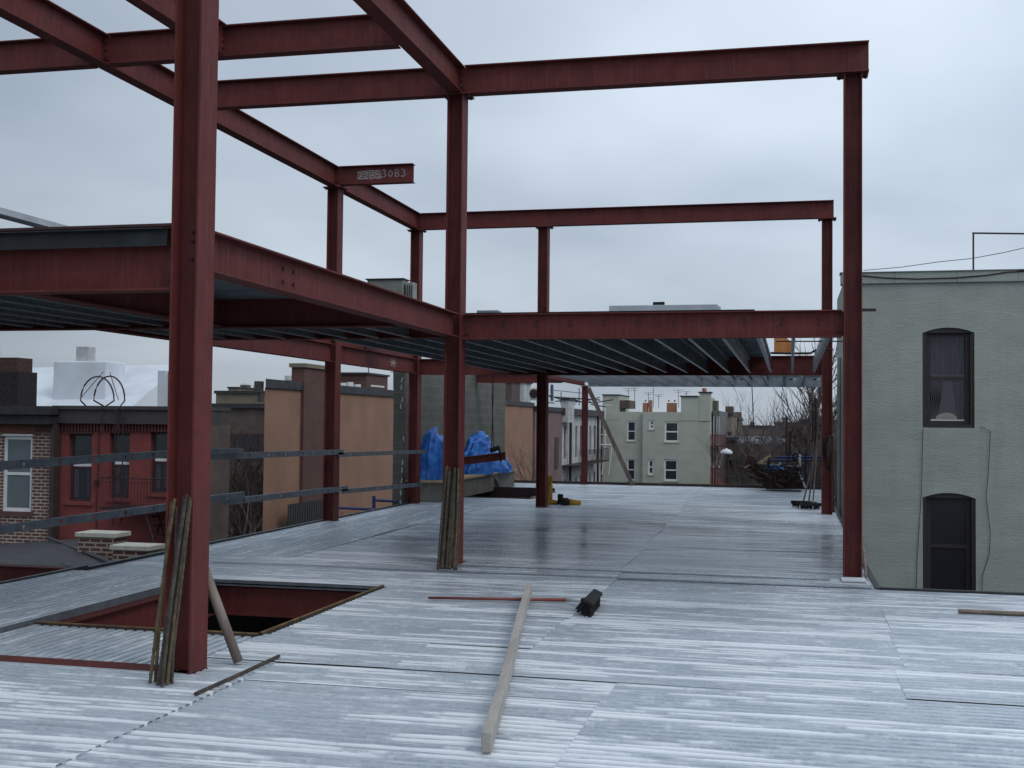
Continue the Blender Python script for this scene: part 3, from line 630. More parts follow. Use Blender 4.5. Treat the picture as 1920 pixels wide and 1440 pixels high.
# ------------------------------------------------------------------ right: sage green building
gb = empty('green_building', 'sage green stucco building at right with two tall dark framed windows', 'building', (3, 24, -8))
YW = 24.0; w1 = (2.465, 3.405, 1.64, 3.56); w2 = (2.465, 3.42, -1.62, .40)
gm = wallmesh(.985, 14, -8, 4.42, [w1, w2], 'y', YW, 2.9, .20)
for a, b, c_, d_ in (w1, w2):       # segmental arch heads: fill the two upper corners
    n_ = 8; hh = .10; mid = (a+b)/2; hwid = (b-a)/2
    for k in range(n_):
        u0_ = a+(b-a)*k/n_; u1_ = a+(b-a)*(k+1)/n_; f = lambda u: d_-hh*((u-mid)/hwid)**2
        gm.prism([(u0_, YW-.002, f(u0_)), (u1_, YW-.002, f(u1_)), (u1_, YW-.002, d_+.004), (u0_, YW-.002, d_+.004)], (0, .19, 0))
gm.build('wall', SAGE, gb); MB().box((2.1, YW+2.91, -8), (14, YW+26, 4.3)).build('rear_wing', SAGE, gb)
m = MB(); rnd = random.Random(5); x = .95; zprev = 4.53
while x < 14:
    x2 = min(14, x+rnd.uniform(.5, 1.3)); zt = 4.62+rnd.uniform(-.02, .025); m.box((x, YW-.05, 4.42), (x2, YW+.3, zt)); x = x2
m.build('parapet', SAGE, gb, bevel=.012)
m = MB(); m.box((.93, YW-.07, 4.635), (14, YW+.34, 4.652)); m.build('coping', M0('grey_flashing', (.20, .22, .21), .7), gb)
for i, (wd, gl) in enumerate(((w1, glass('curtained_glass', (.032, .030, .040), .12)), (w2, GLASSD))):
    wo = window(gb, wd[0]+.07, wd[1]-.07, wd[2]+.05, wd[3]-.07, 'y', YW, DKBROWN, gl, .085, .17)
    m = MB(); m.box((wd[0]+.004, YW+.03, wd[2]+.003), (wd[0]+.07, YW+.15, wd[3]-.08)).box((wd[1]-.07, YW+.03, wd[2]+.003), (wd[1]-.004, YW+.15, wd[3]-.08)).box((wd[0]+.07, YW+.03, wd[3]-.10), (wd[1]-.07, YW+.15, wd[3]-.003)).box((wd[0]+.07, YW+.03, wd[2]+.003), (wd[1]-.07, YW+.15, wd[2]+.06))
    m.build('outer_frame', DKBROWN, wo)
    if i == 0:
        cx = (wd[0]+wd[1])/2; m = MB()     # parted curtains drawn to each side and a half-round fan in the sash foot
        for s in (-1, 1):
            for k in range(9):
                x0 = cx+s*(.02+.038*k); x1 = cx+s*(.10+.030*k)
                m.prism([(x0, YW+.1475-.001*(k % 2), 2.66), (x0+.024, YW+.1475, 2.66), (x0+.024, YW+.1475, 3.40), (x0, YW+.1475-.001*(k % 2), 3.40)], (0, -.0015, 0))
                if k > 1: m.prism([(x1+s*.02, YW+.1475, 1.80), (x1+s*.04, YW+.1475, 1.80), (x0+.02, YW+.1475, 2.54), (x0, YW+.1475, 2.54)], (0, -.0015, 0))
        m.build('curtains', CURTAIN, wo)
        m = MB(); pts = [(cx-.02+.2*math.cos(a_), YW+.146, 1.80+.13*math.sin(a_)) for a_ in [math.pi*k/12 for k in range(13)]]; m.prism(pts, (0, -.003, 0)); m.build('fan_light', M0('fan_shade', (.30, .27, .25), .6), wo)
        m = MB(); m.box((wd[0]+.16, YW+.1455, 1.775), (wd[1]-.16, YW+.1485, 1.80)); m.build('window_board', WHITE, wo)
for pts, lb in (([(2.47, YW-.02, 1.62), (2.44, YW-.02, .4), (2.36, YW-.015, -.9), (2.33, YW-.02, -2)], 'thin dark cable down the green wall left of the windows'),
                ([at(1838, 800, 'y', YW-.02), at(1857, 808, 'y', YW-.02), at(1853, 890, 'y', YW-.02), at(1849, 930, 'y', YW-.02), at(1857, 1000, 'y', YW-.02), at(1855, 1040, 'y', YW-.02), at(1842, 1080, 'y', YW-.02), at(1841, 1120, 'y', YW-.02)], 'thin looping cable on the green wall right of the windows')):
    setp(MB().tube(pts, .0055, 5).build('wall_cable', BOLT), lb, 'cable')
pp = [at(u, v, 'y', YW-.06) for u, v in ((1617, 517), (1660, 521), (1720, 523), (1790, 521), (1850, 516), (1890, 510), (1960, 507))]
setp(MB().tube(pp, .012, 5).build('roof_cable', BOLT), 'black cable sagging along the top of the green wall', 'cable')
setp(MB().tube([at(u, v, 'y', YW+.3) for u, v in ((1619, 507), (1690, 501), (1760, 491), (1820, 485), (1880, 474), (1990, 449))], .007, 5).build('overhead_wire', BOLT), 'thin wire rising over the green roof to the right', 'wire')
t = empty('roof_railing', 'thin black pipe railing on the roof of the green building', 'railing', (4, YW+.2, 4.5))
a = at(1825, 504, 'y', YW+.2); b = at(1825, 437, 'y', YW+.2); MB().tube([(a.x, a.y, 4.5), b], .017, 8).build('post', BOLT, t); MB().tube([b-Vector((.02, 0, 0)), at(1990, 439, 'y', YW+.2)], .017, 8).build('top_rail', BOLT, t)
m = MB(); m.tube([(.93, 24.25, -4), (.93, 24.25, 3.0)], .04, 8); setp(m.build('downpipe', M0('pipe_pale', (.33, .35, .33), .6)), 'pale downpipe on the side of the green building behind the rear right column', 'pipe')
m = MB(); m.box((1.5, 23.4, -8), (9, 23.9, -3)); 
# bar sticking out of the right column
m = MB(); m.box((XR+hw, YB-.05, ZF-.02), (XR+hw+.15, YB-.02, ZF+.01)); setp(m.build('steel_tab', BOLT), 'short dark steel tab sticking out of the front right column', 'steel tab')
m = MB(); m.box((XR-.13, 13.1, .004), (XR+.12, 13.40, .02)); setp(m.build('grout_pad', PLATE), 'whitish pad in front of the front right column foot', 'pad')
m = MB(); m.tube([(XE-.06, 13.5, .02), (XE-.02, 14.6, .22)], .014, 6); setp(m.build('wood_offcut', GREYW), 'short wooden offcut leaning beside the front right column', 'wood')

# ------------------------------------------------------------------ left: painted red row house
rh = empty('red_row_house', 'red painted brick row house with three dark windows and fire escape', 'house', (-16.5, 27, -8))
YH = 27.0; X0, X1 = -18.32, -14.42
def px(u, v, Y): p = at(u, v, 'y', Y); return p.x, p.z
ops = []
for (ua, va, ub, vb) in ((130, 813, 170, 941), (207, 812, 241, 935), (283, 810, 316, 925)):
    xa, za = px(ua, va, YH); xb, zb = px(ub, vb, YH); ops.append((xa, xb, zb, za))
ops2 = [(a, b, -3.6, -1.9) for a, b, *_ in ops]
m = wallmesh(X0, X1, -8, 1.52, ops+ops2, 'y', YH, 1.75, .16); m.build('wall', PAINTB, rh)
FRD = M0('dark_window_frame', (.055, .022, .022), .6)
for i, o in enumerate(ops+ops2):
    wo = window(rh, *o, 'y', YH, FRD, GLASS, .06, .16, sill=PAINTB)
    if i < 3:
        s = MB(); zc = (o[2]+o[3])/2; s.box((o[0]+.07, YH+.112, zc+.03), (o[1]-.07, YH+.118, zc+.10)); s.build('blind_edge', WHITE, wo)
        s = MB(); s.box((o[0]+.08, YH+.130, o[2]+.1), (o[0]+.22, YH+.137, zc-.03)).box((o[1]-.2, YH+.130, o[2]+.1), (o[1]-.1, YH+.137, zc-.03)); s.build('curtains', CURTAIN, wo)
        s = MB(); s.box((o[0]-.03, YH-.035, o[3]), (o[1]+.03, YH-.001, o[3]+.09)); s.build('lintel', FRD, wo)
m = MB(); x = X0+.1
while x < X1: m.box((x, YH-.07, 1.34), (x+.045, YH-.001, 1.50)); x += .09
m.build('dentils', M0('dentil_red', (.12, .03, .03)), rh)
m = MB(); m.box((X0, YH-.16, 1.53), (X1+.03, YH+1.75, 1.88)); m.box((X0, YH-.22, 1.885), (X1+.06, YH+1.78, 1.98)); m.build('cornice', M0('cornice_brown', (.055, .045, .043), .7), rh)
m = MB(); m.box((X1+.002, YH, -8), (X1+.06, YH+1.75, 1.52)); m.build('side_wall', DKBRICK, rh)
# roof ladder hoops
t = empty('roof_ladder', 'bent iron ladder hoops over the red house parapet', 'ladder', (-16.5, 27, 1.9))
for u0, u1, dy_, in ((151, 214, .0), (176, 234, -.25)):
    a = at(u0, 750, 'y', YH+.3+dy_); b = at(u1, 750, 'y', YH+.3+dy_); c_ = (a+b)/2; rr = (b.x-a.x)/2; pts = [Vector((a.x, YH+.6, 1.95))]+[Vector((c_.x-rr*math.cos(math.pi*k/14), a.y, 2.12+.62*math.sin(math.pi*k/14))) for k in range(15)]+[Vector((b.x, YH-.26, 1.9)), Vector((b.x+.02, YH-.24, 1.2))]
    MB().tube(pts, .02, 6).build('hoop', BOLT, t)
MB().tube([at(150, 748, 'y', YH+.3), at(194, 697, 'y', YH+.3)], .01, 5).tube([at(206, 698, 'y', YH+.2), at(222, 750, 'y', YH+.1)], .01, 5).build('stay_rods', BOLT, t)
x0, x1 = px(216, 800, YH-.25)[0], px(231, 800, YH-.25)[0]
m = MB(); m.tube([(x0, YH-.25, 1.9), (x0, YH-.25, -1)], .015, 5).tube([(x1, YH-.25, 1.9), (x1, YH-.25, -1)], .015, 5)
for k in range(9): m.tube([(x0, YH-.25, 1.7-.3*k), (x1, YH-.25, 1.7-.3*k)], .01, 5)
m.build('ladder_rungs', BOLT, t)
# fire escape
t = empty('fire_escape', 'black iron fire escape balcony and steps on the red house', 'fire escape', (-15.6, 26.5, -1.2))
ax, az = px(196, 895, 26.2); bx, bz = px(345, 895, 26.2); fz = px(250, 952, 26.2)[1]
m = MB(); m.box((ax, 26.0, fz-.04), (bx, 26.95, fz)); m.build('platform', BOLT, t)
m = MB()
for k in range(26): x = ax+(bx-ax)*k/25; m.tube([(x, 26.0, fz), (x, 26.0, az)], .008, 4)
m.tube([(ax, 26.0, az), (bx, 26.0, az)], .014, 5).tube([(ax, 26.0, az-.1), (bx, 26.0, az-.1)], .01, 5).tube([(ax, 26, az), (ax, 26.9, az)], .014, 5); m.build('balustrade', BOLT, t)
m = MB()
for dx_ in (0, .55): m.tube([(bx-1.0+dx_*.0, 26.1+dx_, fz), (bx-.35, 26.1+dx_, fz-1.8)], .025, 5)
for k in range(8): q = k/8; m.box((bx-1.0+.65*q-.06, 26.1, fz-1.8*q), (bx-1.0+.65*q+.12, 26.65, fz-1.8*q+.02))
m.build('steps', BOLT, t)
m = MB(); m.tube([(ax+.9, 26.95, fz-1.0), (ax+1.7, 26.1, fz-.06)], .02, 5); m.build('bracket', BOLT, t)
m = MB(); q = at(186, 780, 'y', YH-.03); m.tube([(q.x, YH-.03, 1.5), (q.x+.01, YH-.03, .4), (q.x-.03, YH-.03, -.3), (q.x, YH-.03, -1.8)], .012, 5).box((q.x-.07, YH-.1, -.02), (q.x+.02, YH-.02, .1)); setp(m.build('wall_cable', BOLT), 'dark service cable on the red house between its first two windows', 'cable')

# brick house at far left
bh = empty('brick_house', 'red brown brick house at far left with a white framed window', 'house', (-19.8, 26, -8))
YK = 26.8
xa, za = px(6, 817, YK); xb, zb = px(58, 960, YK); BX1 = px(99, 800, YK)[0]
m = wallmesh(-24, BX1, -8, 1.5, [(xa, xb, zb, za)], 'y', YK, 7, .13); m.build('wall', BRICK, bh)
wo = window(bh, xa, xb, zb, za, 'y', YK, WHITE, GLASSC, .09, .11, sill=M0('brown_sill', (.12, .05, .045)))
m = MB(); m.box((xa-.01, YK-.02, za), (xb+.01, YK-.002, za+.05)); m.build('head_trim', WHITE, wo)
m = MB(); x = xa-.05
while x < xb+.08: m.box((x, YK-.022, za+.055), (x+.06, YK-.003, za+.30)); x += .072
m.build('arch_bricks', M0('arch_brick', (.17, .07, .05), .9), wo)
m = MB(); m.box((-24, YK-.02, 1.28), (BX1, YK-.002, 1.5)); m.build('frieze', M0('brick_frieze', (.10, .045, .038), .9, 0, .3, 12), bh)
m = MB(); m.box((-24, YK-.3, 1.5), (BX1+.10, YK+7, 1.74)); m.box((-24, YK-.42, 1.743), (BX1+.16, YK+7, 1.96)); m.build('cornice', TAR, bh)
m = MB(); m.box((BX1+.003, YK-.1, -8), (BX1+.12, YK+1.3, 1.5)); m.build('corner_pier', M0('dark_pier', (.05, .03, .03)), bh)
t = empty('chimney', 'stubby black brick chimney on the brick house roof', 'chimney', (-20, 27, 1.9))
xr = px(43, 700, 27.0)[0]; xr2 = px(38, 700, 27.0)[0]
m = MB(); m.box((xr-1.6, 26.8, 1.9), (xr, 27.6, px(0, 697, 27)[1])); m.build('stack', M0('sooty_brick', (.02, .014, .016), .9, 0, .5, 12), t)
m = MB(); m.box((xr2-1.5, 26.85, px(0, 697, 27)[1]), (xr2, 27.5, px(0, 671, 27)[1])); m.build('crown', M0('crown_brick', (.08, .035, .03), .9, 0, .6, 14), t)
m = MB(); m.tube([(xr2-.95, 27.2, 2.9), (xr2-.95, 27.2, px(0, 656, 27)[1])], .16, 10); m.build('pot', TERRA, t)

# lower extension: dark sloping roof and two capped piers
e = empty('lean_to_roof', 'dark tarred roof of the low extension below the brick house', 'roof', (-14, 20, -2))
m = MB(); pA = at(-60, 1024, 'y', 24.5); pB = at(150, 1010, 'y', 23.5); pC = at(240, 1075, 'y', 17); pD = at(-60, 1090, 'y', 14.5)
m.prism([pA, pB, pC, pD], (0, 0, -.25)); m.build('membrane', TAR, e)
m = MB(); m.tube([at(20, 1035, 'y', 21.5)+Vector((0, 0, .04)), at(160, 1075, 'y', 16.5)+Vector((0, 0, .04))], .03, 6).tube([at(90, 1012, 'y', 23.5)+Vector((0, 0, .05)), at(232, 1070, 'y', 17.2)+Vector((0, 0, .05))], .03, 6); m.build('seam_batten', M0('seam_dark', (.04, .04, .05)), e)
for i, (u0, v0, u1, Y, lb) in enumerate(((140, 998, 216, 20, 'upper brick pier with pale stone cap beside the extension roof'), (205, 1022, 280, 19, 'lower brick pier with pale stone cap beside the extension roof'))):
    a = at(u0, v0, 'y', Y); b = at(u1, v0+2, 'y', Y); t = empty('brick_pier', lb, 'pier', (a.x, Y, -6), 'capped brick piers')
    MB().box((a.x+.05, Y+.04, -6), (b.x-.05, Y+.5, a.z-.09)).build('shaft', BRICK, t); MB().box((a.x, Y, a.z-.085), (b.x, Y+.56, a.z)).build('cap_stone', CREAM, t, bevel=.01)
e = empty('garden_wall', 'low dark brick wall linking the extension to the red house', 'wall', (-15, 24, -6))
MB().box((-17.6, 24.6, -7.5), (-13.2, 24.8, -1.3)).build('wall', BRICK, e)
MB().box((-13.6, 20.6, -7.5), (-11.0, 20.8, -1.2)).build('return_wall', DKBRICK, e)

# silver roof behind
e = empty('silver_roof_house', 'building with silver coated sloping roof behind the red house', 'building', (-23, 36, -8))
a = at(46, 690, 'y', 36); b = at(330, 683, 'y', 36); za = a.z; zb = b.z
m = MB(); rnd = random.Random(2); nx, ny = 14, 6; vs = []
for j in range(ny):
    for i in range(nx): vs.append((a.x-.6+(b.x-a.x+.8)*i/(nx-1), 31.5+4.5*j/(ny-1), 1.3+(za-1.3+(zb-za)*i/(nx-1))*j/(ny-1)+rnd.uniform(-.008, .008)))
m.add(vs, [(j*nx+i, j*nx+i+1, (j+1)*nx+i+1, (j+1)*nx+i) for j in range(ny-1) for i in range(nx-1)]); m.build('sloping_roof', SILVER, e, smooth=True)
MB().box((a.x-.6, 31.6, -8), (b.x+.1, 36, 1.2)).build('walls', DKBRICK, e)
p1 = at(100, 675, 'y', 33.5); p2 = at(200, 672, 'y', 33.5)
MB().box((p1.x, 33.5, 1.6), (p2.x, 34.6, p1.z-.03)).build('bulkhead', SILVER, e, bevel=.05)
p3 = at(143, 650, 'y', 33.9); p4 = at(166, 650, 'y', 33.9)
MB().box((p3.x, 33.9, p1.z-.05), (p4.x, 34.3, p3.z)).build('vent_stack', M0('vent_grey', (.45, .45, .46)), e)
p5 = at(296, 695, 'y', 32.4); p6 = at(309, 695, 'y', 32.4)
MB().box((p5.x, 32.4, 1), (p6.x, 32.7, p5.z)).build('parapet_end', SILVER, e); MB().box((p6.x+.004, 32.6, 1), (p6.x+.28, 32.75, p5.z-.02)).build('dark_parapet', TAR, e)

# ------------------------------------------------------------------ long orange party wall
ow = empty('orange_building', 'long building with a bare orange brown party wall and brick chimney breast', 'building', (-14, 40, -8))
XO = -14.0; zl = 2.55
pl = [(XO, 30.06), (XO, 64.8), (-26, 64.8), (-20.5, 46)]
m = MB(); m.prism([(x, y, -8) for x, y in pl], (0, 0, 8+zl)); m.build('wall', ORANGEW, ow)
m = MB(); m.prism([(XO+.07, 29.95, zl), (XO+.07, 64.9, zl), (-26, 64.9, zl), (-20.7, 46, zl)], (0, 0, .24)); m.build('coping', COPE, ow)
m = MB(); m.box((XO-.22, 29.85, 2.42), (XO-.03, 30.05, 2.72)); m.box((XO-.14, 29.9, 2.15), (XO-.03, 30.05, 2.41)); m.build('cornice_bracket', M0('bracket', (.06, .05, .05)), ow)
m = MB(); m.box((XO-.3, 32.51, -8), (XO+.10, 34.4, 3.22)); cb = m.build('chimney_breast', BRICKF, ow)
m = MB(); m.box((XO-.36, 32.45, 3.222), (XO+.16, 34.46, 3.34)); m.build('cap', M0('tan_cap', (.20, .17, .12)), cb)
m = MB(); q = at(546, 706, 'x', XO-1); m.tube([(q.x, q.y, 2.6), (q.x, q.y, q.z)], .17, 12).tube([(q.x, q.y, q.z-.12), (q.x, q.y, q.z+.02)], .2, 12); setp(m.build('roof_vent', WHITE, smooth=False), 'white round vent on the orange building left of its chimney breast', 'vent')
t = empty('roof_bulkhead', 'small brick bulkhead on the orange building roof below an aerial', 'bulkhead', (-14.5, 41, 2.7))
a = at(688, 702, 'x', XO-.6); b = at(727, 704, 'x', XO-.6); MB().box((XO-2.2, a.y, 2.7), (XO-.6, b.y, a.z)).build('walls', BRICKF, t); MB().box((XO-2.3, a.y-.1, a.z+.003), (XO-.55, b.y+.1, a.z+.07)).build('lid', COPE, t); MB().box((XO-.596, a.y+.4, 2.9), (XO-.585, b.y-.4, 2.96)).build('white_ledge', WHITE, t)
def aerial(u, v0, v1, ax, val, arms, label, r=.018):
    a = at(u, v0, ax, val); b = at(u, v1, ax, val); m = MB(); t_ = empty('tv_aerial', label, 'aerial', a)
    MB().tube([a, b], r, 5).build('mast', BOLT, t_)
    for s in arms: p_ = b+Vector((0, 0, -(b-a).length*s[0])); k = s[1]; m.tube([p_-Vector((k, 0, 0)), p_+Vector((k, .1, .02))], r*.6, 4); [m.tube([p_+Vector((k*f, -.15, 0)), p_+Vector((k*f, .15, .02))], r*.5, 4) for f in (-.8, -.3, .3, .8)]
    m.build('arms', BOLT, t_)
aerial(691, 704, 686, 'y', 42, ((.1, .3),), 'small aerial on the bulkhead of the orange building'); aerial(738, 730, 690, 'y', 45, ((.2, .1),), 'tall thin mast on the orange building by the block wall')
m = MB(); q = at(642, 716, 'x', XO-1.5); 
for k in range(4): q = at(642+14*k, 722+2*k, 'x', XO-.8); m = MB(); m.tube([(q.x, q.y, 2.75), (q.x, q.y, 2.95+.05*(k % 2))], .13, 8); setp(m.build('roof_vent', WHITE if k < 3 else BOLT), ('short pale vent on the orange roof, first behind the stub column', 'short pale vent on the orange roof, second behind the stub column', 'short pale vent on the orange roof, third behind the stub column', 'short black vent on the orange roof beside the bulkhead')[k], 'vent', 'vents on the orange roof')
e = empty('dark_fence', 'dark slatted screen leaning at the foot of the orange wall', 'fence', (-13.5, 33, -3))
a = at(541, 946, 'x', -13.6); b = at(606, 936, 'x', -13.6)
m = MB(); m.box((-13.62, a.y, -6), (-13.60, b.y+.1, a.z)); m.build('panel', TAR, e)
m = MB()
for k in range(16): y = a.y+(b.y-a.y)*k/15; m.box((-13.597, y, a.z-1.3), (-13.585, y+.05, a.z-.03))
m.build('slats', M0('slat_grey', (.07, .065, .07)), e)
# mauve and white houses continuing the row
e = empty('mauve_house', 'mauve rendered house with rooftop fan units beyond the orange wall', 'house', (-14, 68, -8))
MB().box((-24, 64.9, -8), (-13.9, 73.0, 2.35)).build('wall', MAUVE, e); MB().box((-24, 64.85, 2.353), (-13.8, 73.05, 2.62)).build('coping', COPE, e)
m = MB(); 
for y, z in ((70.6, .2), (70.6, -2.6)): m.box((-13.896, y, z-1.3), (-13.85, y+1.1, z+.6))
m.build('window', M0('dull_window', (.06, .04, .03)), e)
wh = empty('white_row_house', 'white painted row houses with narrow windows seen at a slant', 'house', (-14, 80, -8))
ops = []
for y in (74.2, 76.2, 78.3, 80.1, 82.1, 84.0, 85.9, 87.6):
    for z in (-.6, -4.0): ops.append((y, y+.8, z-.0, z+2.1))
wallmesh(73.0, 89.2, -8, 2.2, ops, 'x', -14, 8, .15, sign=1).build('wall', HOUSEW, wh)
for o in ops: window(wh, *o, 'x', -14, FRD, GLASSD, .05, .15, sign=1, sash=False)
MB().box((-22, 72.9, 2.2), (-13.7, 89.3, 2.62)).build('cornice', M0('white_house_cornice', (.06, .05, .055)), wh)
m = MB(); 
for y in (75.4, 80.8, 86.6): m.tube([(-13.8, y, -8), (-13.8, y, 2.3)], .09, 6)
m.build('downpipes', BOLT, wh)
t = empty('fire_escape', 'thin black balconies on the white row houses', 'fire escape', (-13.4, 78, -1))
m = MB(); m.box((-14, 73.5, -1.05), (-12.9, 81, -.98)).box((-14, 82, -1.05), (-12.9, 86, -.98))
for k in range(30): m.tube([(-12.9, 73.5+.43*k, -1), (-12.9, 73.5+.43*k, -.1)], .015, 4)
m.tube([(-12.9, 73.5, -.1), (-12.9, 86, -.1)], .025, 4); m.build('balcony', BOLT, t)
t = empty('white_ladder', 'white metal ladder and balcony at the corner of the sage house', 'ladder', (-13, 89, -4))
m = MB(); a = at(1147, 838, 'y', 88.5); b = at(1141, 890, 'y', 88.5)
for o_ in (0, .5): m.tube([a+Vector((o_-.5, 0, 0)), b+Vector((o_-.5, 0, 0))], .04, 5)
m.tube([at(1125, 834, 'y', 88.5), at(1149, 834, 'y', 88.5)], .06, 5).tube([at(1125, 815, 'y', 88.5), at(1149, 815, 'y', 88.5)], .035, 5).tube([at(1134, 760, 'y', 88.5), at(1134, 838, 'y', 88.5)], .06, 5).tube([at(1134, 760, 'y', 88.5), at(1148, 760, 'y', 88.5)], .035, 5)
m.build('ladder_frame', WHITE, t)
# rooftop clutter on the mauve / white houses
t = empty('fan_unit', 'white rooftop condenser with round grille by the dark column', 'air unit', at(1000, 745, 'y', 66))
a = at(993, 750, 'y', 66); b = at(1012, 726, 'y', 66); MB().box((a.x, 66, a.z), (b.x, 66.8, b.z)).build('casing', WHITE, t, bevel=.03)
c_ = at(1001, 738, 'y', 65.98); MB().tube([c_, c_+Vector((0, -.03, 0))], .26, 16).build('grille', BOLT, t)
for i, (u, v, w__, hh, mt, lb) in enumerate(((938, 752, 22, 36, DKBRICK, 'dark brick bulkhead beside the block wall top'), (960, 752, 22, 34, HOUSEW, 'white bulkhead beside the fan unit'), (1052, 762, 14, 12, HOUSEW, 'small white box on the white house roof'))):
    a = at(u, v, 'y', 63+i*5); b = at(u+w__, v-hh, 'y', 63+i*5); t = empty('roof_bulkhead', lb, 'bulkhead', a)
    MB().box((a.x, a.y, a.z-1), (b.x, a.y+2, b.z)).build('walls', mt, t); MB().box((a.x-.1, a.y-.1, b.z+.004), (b.x+.1, a.y+2.1, b.z+.1)).build('lid', COPE, t)
m = MB(); rnd = random.Random(4)
for k in range(16):
    a = at(1035+rnd.uniform(0, 88), 757+rnd.uniform(-10, 4), 'y', 76); m.tube([a, a+Vector((rnd.uniform(-1.5, 1.5), .5, rnd.uniform(-.25, .3)))], .035, 4)
m.tube([at(1030, 744, 'y', 76), at(1125, 750, 'y', 76)], .045, 5); setp(m.build('roof_pipes', BOLT), 'tangle of dark roof pipes and rails above the mauve house', 'pipes')
m = MB()
for u in (1052, 1086, 1100): m.tube([at(u, 760, 'y', 77), at(u, 727 if u != 1052 else 735, 'y', 77)], .03, 4)
m.tube([at(1030, 731, 'y', 77), at(1100, 738, 'y', 77)], .02, 4); setp(m.build('roof_rail', BLUE), 'thin bluish roof rail and posts above the mauve house', 'railing')
m = MB(); m.tube([at(1035, 752, 'y', 74), at(1035, 721, 'y', 74)], .1, 6); setp(m.build('vent_pipe', M0('blue_grey_pipe', (.05, .09, .14))), 'upright blue grey vent pipe right of the dark column', 'pipe')

# ------------------------------------------------------------------ sage house with six windows
sh = empty('sage_house', 'sage grey house facing the camera with six windows', 'house', (-10, 90, -8))
YS = 90.0
def S(u, v, Y=YS): p = at(u, v, 'y', Y); return p.x, p.z
lx = S(1129, 800)[0]; rx = S(1331, 800)[0]; bx = S(1205, 800)[0]
rects = [(1175, 790, 1191, 827), (1217, 788, 1227, 805), (1246, 790, 1273, 829), (1175, 861, 1190, 901), (1215, 861, 1226, 890), (1245, 861, 1271, 902)]
oL, oR = [], []
for i, (ua, va, ub, vb) in enumerate(rects):
    (xa, za), (xb, zb) = S(ua, va), S(ub, vb); (oL if ub < 1205 else oR).append((xa, xb, zb, za))
wallmesh(lx, bx, -8, S(0, 763)[1]-.0, oL, 'y', YS+.3, 9, .12).build('wall', SAGE2, sh)
wallmesh(bx, rx, -8, S(0, 763)[1]-.01, oR, 'y', YS, 9.3, .12).build('wall', SAGE2, sh)
for o in oL: window(sh, *o, 'y', YS+.3, WHITE, GLASS, .09, .12, sill=SAGE2)
for o in oR: window(sh, *o, 'y', YS, WHITE, GLASS, .13, .12, sill=SAGE2)
zt = S(1200, 763)[1]
a = S(1129, 741); b = S(1160, 741); MB().box((a[0], YS+.28, zt-1), (b[0], YS+6, a[1])).build('left_parapet', SAGE2, sh); MB().box((a[0]-.05, YS+.2, a[1]+.003), (b[0]+.05, YS+6.1, a[1]+.08)).build('coping', COPE, sh)
MB().box((b[0]+.01, YS+.5, zt-.1), (S(1184, 0)[0], YS+4, S(0, 744)[1])).build('bulkhead', DKBRICK, sh)
a = S(1277, 744); MB().box((a[0], YS-.03, zt-1), (rx, YS+6, a[1])).build('right_parapet', SAGE2, sh); MB().box((a[0]-.1, YS-.12, a[1]+.003), (S(1312, 0)[0], YS+6, a[1]+.09)).build('coping', COPE, sh)
a = S(1312, 737); MB().box((a[0], YS-.06, zt-1.02), (rx+.04, YS+1, a[1])).build('chimney', SAGE2, sh); MB().box((a[0]-.1, YS-.14, a[1]+.003), (rx+.14, YS+1.1, a[1]+.1)).build('chimney_cap', COPE, sh)
c_ = S(1320, 736); MB().tube([(c_[0], YS+.4, c_[1]), (c_[0], YS+.4, c_[1]+.33)], .17, 8).build('chimney_pot', TERRA, sh)
for (u, v, wdt, hh, lb) in ((1205, 763, 9, 10, 'leftmost terracotta chimney on the sage house roof'), (1216, 763, 6, 15, 'tall terracotta chimney pot with white cap on the sage house roof'), (1250, 762, 18, 9, 'double terracotta chimney on the sage house roof')):
    a = S(u, v, YS+5); b = S(u+wdt, v-hh, YS+5); t = empty('roof_chimney', lb, 'chimney', (a[0], YS+5, a[1]), 'chimneys on the sage house')
    MB().box((a[0], YS+5, a[1]-.5), (b[0], YS+5.6, b[1]-.1)).build('stack', TERRA, t)
    m = MB(); 
    for f in ((.5,) if wdt < 12 else (.18, .8)): xx = a[0]+(b[0]-a[0])*f; m.tube([(xx, YS+5.3, b[1]), (xx, YS+5.3, b[1]+.14)], .08, 6)
    m.build('pot', WHITE if wdt == 6 else TERRA, t)
for i, (u, v1, k) in enumerate(((1178, 728, .45), (1190, 727, .35), (1216, 736, .4), (1225, 727, .08), (1235, 740, .4), (1272, 731, .45), (1287, 734, .35))):
    aerial(u, 764, v1, 'y', YS+8+i, ((.02, k), (.14, k*.6)), 'aerial on the sage house roof, number %s from the left' % ('one', 'two', 'three', 'four', 'five', 'six', 'seven')[i], .022)
